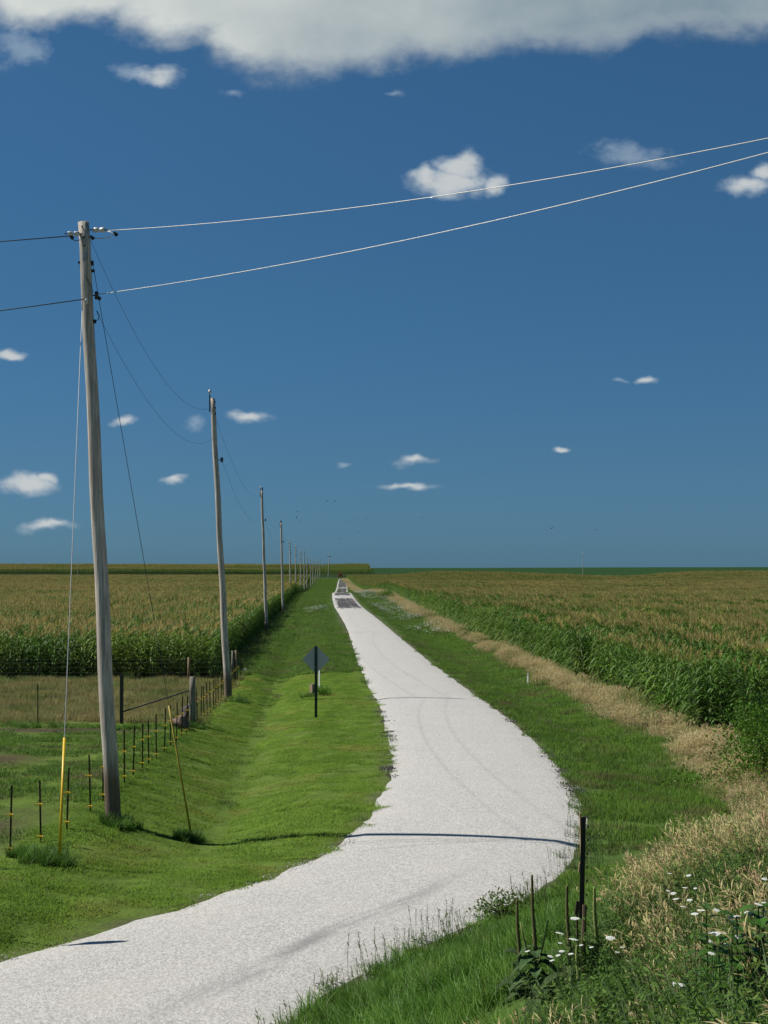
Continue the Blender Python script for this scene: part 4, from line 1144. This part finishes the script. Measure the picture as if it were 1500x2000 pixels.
mb = MB(); mb.tube([Vector((.06, 0, .42)), cp + Vector((-.12, 0, 1.22)) - cb], .026, 8); mb.build('brace', M['iron'], cf)
hc = []
for x in (-2.9, -5.1, -7.6, -10.2):
    p = Vector((x, -.05, 0)); p.z = z1(cb.x + x, cb.y - .05) - cb.z; hc.append(p)
    t_post(p, 1.38, cf, M['rust'], lean=random.uniform(-.02, .02))
for z in (.35, .65, .95, 1.2):
    mb = MB(); mb.tube([cp - cb + Vector((0, -.12, z)), Vector((0, -.06, z))] + [p + Vector((0, -.025, z)) for p in hc], .002, 4); mb.build('strand', M['dull_wire'], cf)
# old woven fence along the corn
wb = Vector((-10.0, 79.6, 0)); wb.z = z1(wb.x, wb.y)
wf_ = thing('woven_wire_fence', wb, 'old woven wire fence on grey posts along the foot of the left corn', 'fence')
pp = []
for k, x in enumerate(np.arange(-23, -7.3, 2.6)):
    p = Vector((x, 79.6, z1(x, 79.6))) - wb; pp.append(p)
    if abs(x + 10) > 1.2: t_post(p, 1.25, wf_, M['rust'], name='post', lean=random.uniform(-.03, .03))
for z in (.1, .3, .5, .75, 1.0, 1.18):
    mb = MB(); mb.tube([p + Vector((0, -.03, z)) for p in pp], .0035, 4); mb.build('strand', M['dull_wire'], wf_)
p = Vector((-10.05, 79.3, 0)); p.z = z1(p.x, p.y)
def wood_post(p, h, r, mat, label, group=None, lean=0.):
    o = thing('fence_post', p, label, 'fence post', group)
    mb = MB(); mb.tube([(0, 0, -.2), (lean * .4, 0, h * .5), (lean, 0, h)], [r, r * .96, r * .9], 10, 0, True, lambda i, k: .05 * math.sin(k * 1.9 + i)); mb.build('shaft', mat, o, True)
    mb = MB(); mb.lathe((0, -r - .004, h * .8), (0, -1, 0), [(-.01, .014), (.02, .014), (.03, .006)], 6); mb.build('staple', M['galv'], o)
    return o
wood_post(p, 1.3, .07, M['tan_wood'], 'slim tan wooden post before the corn, behind the stout corner post')
for u, lab, mt in ((455, 'pale weathered post at the far fence end, left one of the pair', M['post_wood']), (461.5, 'tan post at the far fence end, right one of the pair', M['tan_wood'])):
    x = (u - 750) / F * 78.6; pq = Vector((x, 78.6, z1(x, 78.6))); wood_post(pq, 1.62, .065, mt, lab)

# stones by the corner post
def rock(p, size, mat, label, seed):
    rnd = random.Random(seed); me_ = bpy.data.meshes.new('boulder')
    import bmesh
    bm = bmesh.new(); bmesh.ops.create_icosphere(bm, subdivisions=3, radius=.5)
    for v in bm.verts:
        c = v.co.copy(); k = 1 + .22 * math.sin(c.x * 5 + seed) * math.cos(c.y * 6 + seed * 2) + .12 * math.sin(c.z * 11 + c.x * 7 + seed)
        v.co = Vector((c.x * size[0] * k, c.y * size[1] * k, c.z * size[2] * k))
    bm.to_mesh(me_); bm.free(); me_.materials.append(mat)
    o = link('boulder', me_); o.location = p; o.rotation_euler = (.2, -.35, rnd.random() * 3)
    return tag(o, label, 'rock')
p = hit(352, 1424); rock(p + Vector((0, 0, .18)), (.62, .5, .58), M['stone'], 'reddish leaning boulder at the foot of the corner post', 1)
p = hit(362, 1414); rock(p + Vector((0, .3, .3)), (.55, .45, .85), M['dark_stone'], 'dark upright rock behind the reddish boulder', 5)
p = hit(361, 1421); rock(p + Vector((0, -.05, .06)), (.2, .2, .16), M['pale_stone'], 'small pale stone between boulder and corner post', 9)
p = hit(479, 1313); rock(p + Vector((0, 0, .08)), (.4, .3, .25), M['pale_stone'], 'pale stone in the grass beyond the fence end', 12)

# ------------------------------------------------------------------ signs and markers
sp = hit(617, 1403); st = at(617, 1261, sp.y); sd = 55 / F * sp.y; H = st.z - sp.z
o = thing('road_sign', sp, 'diamond road sign seen from its bare grey back on a dark green post', 'road sign')
mb = MB(); h2 = sd / 2; cz = H - h2 + .01; n = 5
pts2 = []
for k, (dx, dz) in enumerate(((0, h2), (h2, 0), (0, -h2), (-h2, 0))):
    a0 = math.pi / 2 - k * math.pi / 2; rr = .05
    c = Vector((dx, 0, dz)) * (1 - rr * 1.4 / h2)
    for j in range(n):
        g = a0 + math.pi / 4 - j * math.pi / 2 / (n - 1); pts2.append(Vector((c.x + rr * math.cos(g), 0, c.z + rr * math.sin(g))))
m_ = len(pts2)
mb.add([Vector((q.x, .056, q.z + cz)) for q in pts2] + [Vector((q.x, .059, q.z + cz)) for q in pts2],
       [tuple(range(m_)), tuple(range(2 * m_ - 1, m_ - 1, -1))] + [(k, k + m_, (k + 1) % m_ + m_, (k + 1) % m_) for k in range(m_)])
panel = mb.build('panel', M['sign_back'], o)
mb = MB(); mb.add([Vector((q.x * .985, .062, q.z * .985 + cz)) for q in pts2], [tuple(range(m_ - 1, -1, -1))]); mb.build('face', M['sign_yellow'], panel)
mb = MB()
mb.box((0, 0, H / 2 - .15), (.045, .012, H + .25)); mb.box((-.028, .024, H / 2 - .15), (.012, .048, H + .25)); mb.box((.028, .024, H / 2 - .15), (.012, .048, H + .25)); mb.box((-.042, .050, H / 2 - .15), (.018, .008, H + .25)); mb.box((.042, .050, H / 2 - .15), (.018, .008, H + .25))
post = mb.build('post', M['post_green'], o)
for z in (cz - .3, cz + .3):
    mb = MB(); mb.lathe((0, -.004, z), (0, -1, 0), [(0, .014), (.012, .014), (.014, .008)], 6); mb.build('bolt', M['galv'], post)
# the stop sign at the highway, just out of the frame; its shadow reaches the lane
q = hit(195, 1852); k = 1 / math.tan(R(SUN_EL)); ssp = Vector((q.x - .98 * 2.9 * k, q.y + SUN_AZ[1] * 2.9 * k, 0)); ssp.z = z1(ssp.x, ssp.y)
o = thing('stop_sign', ssp, 'red octagonal stop sign by the lane just outside the left edge', 'road sign')
mb = MB(); hs_ = q.z + 2.9 - ssp.z; oct_ = [Vector((.38 * math.cos(math.pi / 8 + k * math.pi / 4), 0, .38 * math.sin(math.pi / 8 + k * math.pi / 4) + hs_)) for k in range(8)]
rotm = Matrix.Rotation(R(14), 3, 'Z')
mb.add([rotm @ (v + Vector((0, .03, 0))) for v in oct_] + [rotm @ (v + Vector((0, .033, 0))) for v in oct_], [tuple(range(8)), tuple(range(15, 7, -1))] + [(k, k + 8, (k + 1) % 8 + 8, (k + 1) % 8) for k in range(8)])
mb.build('panel', M['sign_red'], o)
mb = MB(); mb.box((0, 0, hs_ / 2), (.05, .03, hs_ + .5)); mb.build('post', M['post_green'], o)
# flexible white markers and the stub beside one
def marker(p, h, w, label):
    o = thing('marker_post', p, label, 'marker post', 'slim white markers')
    mb = MB(); mb.box((0, 0, h / 2), (w, .012, h)); mb.box((w * .5, 0, h / 2), (.012, .03, h)); mb.build('blade', M['white_plastic'], o)
    mb = MB(); mb.box((0, -.01, h - .07), (w * .9, .006, .09)); mb.build('band', M['galv'], o); o.rotation_euler = (0, 0, R(-50)); return o
p = hit(623.5, 1348); marker(p, 38 / F * p.y * 1.35, .10, 'slim white marker post half hidden behind the diamond sign')
p = hit(1031, 1339); marker(p, 24 / F * p.y, .08, 'small white marker post in the verge right of the lane')
p = hit(611, 1359); o = thing('wooden_stub', p, 'short square wooden stub post at the foot of the diamond sign', 'post', None, R(-48))
mb = MB(); mb.box((0, 0, .22), (.22, .22, .62)); mb.build('block', M['post_wood'], o); mb = MB(); mb.box((.02, -.113, .25), (.10, .006, .5)); mb.build('face_board', M['slat_wood'], o)

# ------------------------------------------------------------------ lone post in front
fp = hit(1136, 1942); ft = at(1143, 1590, fp.y); d = ft - fp
o = thing('fence_post', fp, 'near leaning post with black upper half spliced onto a rusty stake', 'fence post')
def L_bar(mb, a, b, w, mi=0):
    a, b = Vector(a), Vector(b); t = (b - a); ln = t.length; rot = t.to_track_quat('Z', 'Y').to_matrix(); c = (a + b) / 2
    mb.box(c, (w, w * .18, ln), rot, mi); mb.box(c + rot @ Vector((-w * .42, w * .45, 0)), (w * .16, w * .7, ln), rot, mi)
mb = MB(); a = d * .42 + Vector((.0, 0, 0)); L_bar(mb, a, d * .985, .050)
for k in range(7): mb.box(a.lerp(d, .1 + .13 * k) + Vector((.028, -.004, 0)), (.014, .018, .02))
mb.build('upper_bar', M['black'], o)
mb = MB(); mb.tube([Vector((0, .0, -.15)), d * .25 + Vector((.004, -.02, 0)), d * .50 + Vector((.006, -.028, 0))], [.027, .023, .019], 8); mb.build('lower_stake', M['mottled'], o)
mb = MB(); mb.box(d * .20 + Vector((-.035, .015, 0)), (.016, .02, d.length * .5), Euler((0, -.03, 0)).to_matrix()); mb.build('rear_stake', M['rust'], o)
mb = MB(); mb.box(d * .845 + Vector((-.033, .012, 0)), (.013, .045, d.length * .32), Euler((0, -.015, 0)).to_matrix()); mb.box(d * .70 + Vector((-.040, .012, 0)), (.016, .03, .09), Euler((0, .12, 0)).to_matrix()); mb.build('wood_slat', M['slat_wood'], o)
mb = MB(); mb.box(d * .48 + Vector((-.055, 0, 0)), (.035, .02, .12), Euler((0, .15, 0)).to_matrix()); mb.build('rusty_clip', M['rust'], o)

# ------------------------------------------------------------------ mulleins, milkweeds, wild carrots
def big_leaf(mb, b, ang, l, w, rise, droop, mi=0):
    dd_ = Vector((math.cos(ang), math.sin(ang), 0)); b = Vector(b)
    pts = [b + dd_ * (l * s) + Vector((0, 0, l * (rise * s - droop * s * s))) for s in (0, .2, .45, .7, .88, 1)]
    mb.strip(pts, [w * .3, w * .72, w, w * .9, w * .5, .004], Vector((-math.sin(ang), math.cos(ang), random.uniform(-.2, .2))), mi, .12)
def mullein(u, vbase, vtop, utop, label, leaves, side=(), mat='spike', y=None):
    p = hit(u, vbase) if y is None else None
    t = at(utop, vtop, p.y); d = t - p
    o = thing('mullein', p, label, 'weed', 'mullein stalks around the lone post')
    mb = MB(); n = 26
    mb.tube([d * (.35 + .65 * k / n) + Vector((.004 * math.sin(k * .3), 0, 0)) for k in range(n + 1)], [.019 * (1 - .45 * (k / n) ** 2) for k in range(n + 1)], 9, 0, True, lambda i, k: .22 * math.sin(k * 2.7 + i * 2.2))
    mb.build('flower_spike', M[mat], o, True)
    mb = MB(); mb.tube([Vector((0, 0, -.05)), d * .2, d * .36], [.014, .013, .012], 6); mb.build('stem', M['stem'], o)
    for (a, b_, hh) in side:
        mb = MB(); s0 = d * .34; e = Vector((a, b_, hh)); mb.tube([s0, s0.lerp(e, .3) + Vector((a * .25, 0, 0)), s0.lerp(e, .65) + Vector((a * .15, 0, 0)), e], [.009, .010, .010, .007], 7, 0, True, lambda i, k: .2 * math.sin(k * 2 + i * 3)); mb.build('side_spike', M['spike_green'], o, True)
    if leaves:
        mb = MB()
        for k in range(leaves):
            t_ = k / leaves; big_leaf(mb, d * (.03 + .44 * t_), k * 2.4 + random.uniform(-.4, .4), random.uniform(.24, .34) * (1.1 - .55 * t_), random.uniform(.12, .17) * (1.05 - .45 * t_), random.uniform(.2, .7), random.uniform(.5, 1.1))
        mb.build('leaves', M['mull'], o)
    return o
mullein(1018, 1945, 1757, 1009, 'brown mullein stalk, leftmost of those left of the post', 10)
mullein(1050, 1965, 1709, 1038, 'tallest mullein stalk, with big dark leaves and green side shoots', 26, ((-.16, -.02, .78), (.10, -.02, .80)))
mullein(1115, 1948, 1730, 1106, 'slender mullein stalk just left of the lone post', 12)
mullein(1132, 1950, 1846, 1126, 'short green mullein stalk tight against the lone post', 4, mat='spike_green')
mullein(1168, 1925, 1732, 1160, 'pale green mullein stalk right of the lone post', 10, mat='spike_green')

def milkweed(u, vbase, vtop, label, nl=9):
    p = hit(u, vbase); t = at(u - 1, vtop, p.y); d = t - p
    o = thing('milkweed', p, label, 'weed', 'milkweeds at the right edge')
    mb = MB(); mb.tube([Vector((0, 0, -.05)), d * .5 + Vector((.01, 0, 0)), d], [.006, .0055, .004], 6); mb.build('stem', M['stem'], o)
    mb = MB(); nl += 4
    for k in range(nl):
        for s in (0, 1): big_leaf(mb, d * (.14 + .84 * k / (nl - 1)), (k % 2) * 1.57 + s * math.pi + random.uniform(-.3, .3), .165 * (1.1 - .4 * k / nl) * random.uniform(.85, 1.15), .085 * (1.1 - .3 * k / nl), random.uniform(.35, .8), random.uniform(.35, .8))
    mb.build('leaves', M['milk'], o)
    return o
milkweed(1380, 2035, 1772, 'broad-leaved milkweed standing before the dry grass, left of the group', 10)
milkweed(1440, 2050, 1790, 'broad-leaved milkweed in the middle of the right-hand group')
milkweed(1482, 2030, 1770, 'broad-leaved milkweed nearest the right edge')
milkweed(1404, 2040, 1840, 'short milkweed between the two tall ones', 6)

def carrot(u, v, y=None, r=.045, h=None, tip=.3):
    """a wild carrot whose flower head is seen at (u, v); the plant stands where a head of that height belongs"""
    h = h or (random.uniform(.58, .78) if v > 1800 else random.uniform(.75, .95))
    g = hit(u, v, h); p = Vector((g.x, g.y, z1(g.x, g.y)))
    o = thing('wild_carrot', p, 'white flat-topped wild carrot flower among the roadside weeds', 'wildflower', 'wild carrot flowers at the lower right')
    rnd = random.Random(int(u * 7 + v)); tx, ty = rnd.uniform(-tip, tip), rnd.uniform(-tip, tip * .4)
    mb = MB(); lx = rnd.uniform(-.04, .04); mb.tube([Vector((lx, 0, -.05)), Vector((lx * .6, .01, h * .5)), Vector((0, 0, h - .03))], [.0032, .003, .002], 5); mb.build('stem', M['stem'], o)
    mb = MB(); ax = Vector((tx, ty, 1)).normalized(); a = ax.orthogonal().normalized(); b = ax.cross(a)
    for k in range(34):
        rr = r * math.sqrt((k + .5) / 34); g_ = k * 2.4; c = Vector((0, 0, h)) + (a * math.cos(g_) + b * math.sin(g_)) * rr + ax * (.25 * (r - rr) * .5)
        s = r * .19
        mb.add([c + a * s * math.cos(q_) + b * s * math.sin(q_) for q_ in (0, 1.05, 2.1, 3.14, 4.19, 5.24)] + [c + ax * s * .6, c - ax * s * .4], [(j, (j + 1) % 6, 6) for j in range(6)] + [((j + 1) % 6, j, 7) for j in range(6)])
    mb.build('flower_head', M['umbel'], o)
    return o
for (u, v) in ((1123, 1794), (1120, 1835), (1192, 1832), (1093, 1823)): carrot(u, v, r=.038)
for (u, v) in ((1094, 1842), (1215, 1850), (1155, 1850), (1030, 1858), (1075, 1868), (1090, 1866), (1097, 1858), (1115, 1863), (1135, 1846), (1205, 1860), (1078, 1876),
               (1308, 1706), (1345, 1710), (1338, 1734), (1305, 1740), (1320, 1756), (1358, 1735), (1347, 1758), (1315, 1745), (1334, 1771), (1370, 1778), (1400, 1778), (1357, 1785), (1386, 1838), (1433, 1842), (1425, 1858), (1390, 1867), (1413, 1870), (1437, 1868), (1462, 1858), (1400, 1888), (1390, 1903), (1430, 1901), (1417, 1913), (1442, 1912), (1483, 1930), (1466, 1939), (1494, 1939), (1432, 1950), (1490, 1975), (1440, 1985), (1447, 1884), (1493, 1885), (1493, 1730), (1493, 1900)):
    carrot(u, v, r=random.uniform(.014, .025))
carrot(1325, 1985, r=.035, h=.5)

# ------------------------------------------------------------------ shrubs
def shrub(p, w, h, label, mat, nleaf=2600, leaf=.055, feathery=False, seed=0, group=None):
    rnd = random.Random(seed); o = thing('shrub', p, label, 'shrub', group)
    mb = MB(); ends = []
    for k in range(9):
        a = rnd.uniform(0, 6.28); r = w / 2 * rnd.uniform(.15, .8); e = Vector((math.cos(a) * r, math.sin(a) * r, h * rnd.uniform(.55, .92)))
        mid = e * .5 + Vector((rnd.uniform(-.1, .1), rnd.uniform(-.1, .1), .05)) * w
        mb.tube([Vector((0, 0, -.05)), mid, e], [.018, .012, .005], 5); ends += [mid * 1.2, e, e.lerp(mid, .4)]
    mb.build('branches', M['bark'], o)
    ends += [Vector((rnd.uniform(-.42, .42) * w, rnd.uniform(-.35, .35) * w, h * rnd.uniform(.08, .3))) for _ in range(14)]
    cl = [(e + Vector((rnd.gauss(0, .1), rnd.gauss(0, .1), rnd.gauss(0, .05))) * w, rnd.uniform(.12, .24) * w) for e in ends for _ in range(2)]
    mb = MB()
    for _ in range(nleaf):
        c, r = rnd.choice(cl); q = Vector((rnd.gauss(0, 1), rnd.gauss(0, 1), rnd.gauss(0, .8))); q = q.normalized() * r * rnd.random() ** .4
        b = c + q
        if b.z < .02: b.z = rnd.uniform(.02, .25)
        d_ = (q.normalized() + Vector((rnd.uniform(-.8, .8), rnd.uniform(-.8, .8), rnd.uniform(-.5, .9)))).normalized(); l = leaf * rnd.uniform(.6, 1.5)
        s = d_.orthogonal(); s.rotate(Matrix.Rotation(rnd.uniform(0, 6.28), 3, d_))
        if feathery: mb.strip([b, b + d_ * l * 2.2], [.007, .003], s)
        else: mb.strip([b, b + d_ * l * .5, b + d_ * l], [l * .12, l * .55, .002], s)
    mb.build('foliage', mat, o)
    return o
shrub(hit(1478, 1535), 3.7, 1.95, 'leafy bright green shrub at the right edge above the dry grass', M['bush'], 12000, .07, seed=3)
shrub(hit(1310, 1403), 1.1, .95, 'small dark leafy bush alone in the reddish dry grass', M['bush'], 1500, .09, seed=4)
shrub(hit(1368, 1412), 1.3, 1.55, 'feathery green shrub in front of the corn corner', M['fern'], 5200, .06, True, seed=5)
shrub(hit(1468, 1425), 1.9, 1.35, 'low feathery shrub at the right edge under the corn', M['fern'], 5200, .06, True, seed=6)
shrub(hit(1200, 1365), .9, .62, 'little green bush at the head of the reddish grass', M['bush'], 900, .08, seed=7)
shrub(hit(1255, 1345), 1.2, .8, 'soft green feathery clump between corn and reddish grass', M['fern'], 2600, .07, True, seed=8)
p = hit(754, 1170); shrub(p, 3.2, 1.7, 'far dark bush in the dry strip right of the lane', M['bush'], 1800, .16, seed=9)
p = hit(632, 1358); shrub(p, .75, .38, 'low dark weed clump behind the diamond sign post', M['bush'], 700, .06, seed=10)
p = hit(985, 1796); shrub(p, .9, .34, 'low weedy clump on the near edge of the gravel', M['weed'], 1200, .045, seed=14)
p = hit(663, 1131, ymax=925); m_r = foliage('russet_leaf', (.16, .07, .03), (.22, .10, .04), 1.0)
shrub(Vector((p.x, 925, z1(p.x, 925))), 3.2, 3.0, 'russet shrub before the dark face of the far cornfield', m_r, 1400, .22, seed=11)
tufts = [grass_patch(.45, 170, .15, .38, .011, M['rank'], 3, (.2, .9), clump=3) for _ in range(2)]
PT = []
for (u, v, n, s) in ((221, 1610, 9, .22), (373, 1642, 10, .16), (118, 1690, 6, .14), (92, 1680, 10, .3), (70, 1676, 8, .25), (447, 1368, 7, .3), (462, 1371, 8, .25), (376, 1420, 7, .2), (612, 1360, 6, .25), (60, 1420, 8, .4), (230, 1424, 8, .4), (1031, 1340, 5, .5), (545, 1242, 10, 1.4), (560, 1238, 10, 1.4)):
    c_ = hit(u, v)
    for _ in range(n): x, y = c_.x + random.gauss(0, s), c_.y + random.gauss(0, s); PT.append((x, y, z1(x, y) - .01))
spread('unmown_tufts', tufts, np.array(PT), .5, 1.0)

# ------------------------------------------------------------------ birds
def bird_mesh(flap, perched=False):
    mb = MB()
    if perched:
        mb.lathe((0, 0, .0), (.35, 0, 1), [(0, .02), (.05, .06), (.14, .075), (.22, .05), (.25, .04), (.29, .045), (.33, .02)], 8)
        mb.strip([(0, 0, .03), (-.07, 0, -.08), (-.10, 0, -.14)], [.05, .045, .05], (0, 1, 0)); mb.lathe((.10, 0, .29), (1, 0, -.1), [(0, .015), (.05, .004)], 5)
        return mb.mesh('bird', [M['bird']])
    mb.lathe((-.16, 0, 0), (1, 0, .05), [(0, .015), (.06, .045), (.18, .055), (.26, .04), (.30, .035), (.34, .01)], 8)
    for s in (-1, 1):
        mb.strip([(0, .03 * s, .02), (.03, .18 * s, .02 + flap), (-.03, .38 * s, .02 + flap * 1.4)], [.14, .13, .03], (1, 0, 0))
    mb.strip([(-.14, 0, 0), (-.27, 0, 0)], [.05, .10], (0, 1, 0))
    return mb.mesh('bird', [M['bird']])
bm_ = [bird_mesh(.10), bird_mesh(-.07), bird_mesh(.02)]
for k, (u, v) in enumerate(((640, 979), (654, 978.5), (581, 999), (579, 1011), (585, 1018), (684, 1018), (692, 1011), (716, 1014.5), (826, 1011), (626, 1044), (699, 1039), (734, 1068), (1077, 1032), (1090, 1038), (1165, 1035), (663, 1053))):
    o = link('bird', bm_[k % 3]); o.location = at(u, v, random.uniform(170, 300)); o.rotation_euler = (random.uniform(-.3, .3), random.uniform(-.2, .2), random.uniform(0, 6.28))
    o.scale = (.72, .72, .72); tag(o, 'small dark bird flying low over the fields', 'bird', 'birds flying over the fields')
pb = bird_mesh(0, True)
(ba, ta), (bb, tb) = POLES[2], POLES[3]
o = link('bird', pb); o.location = ta + Vector((.02, 0, .0)); tag(o, 'dark bird perched on top of the third utility pole', 'bird')
o = link('bird', pb.copy()); o.location = tb + Vector((.02, 0, .0)); o.rotation_euler = (0, 0, 2); o.scale = (1.1, 1.1, 1.1); tag(o, 'dark bird perched on top of the fourth utility pole', 'bird')
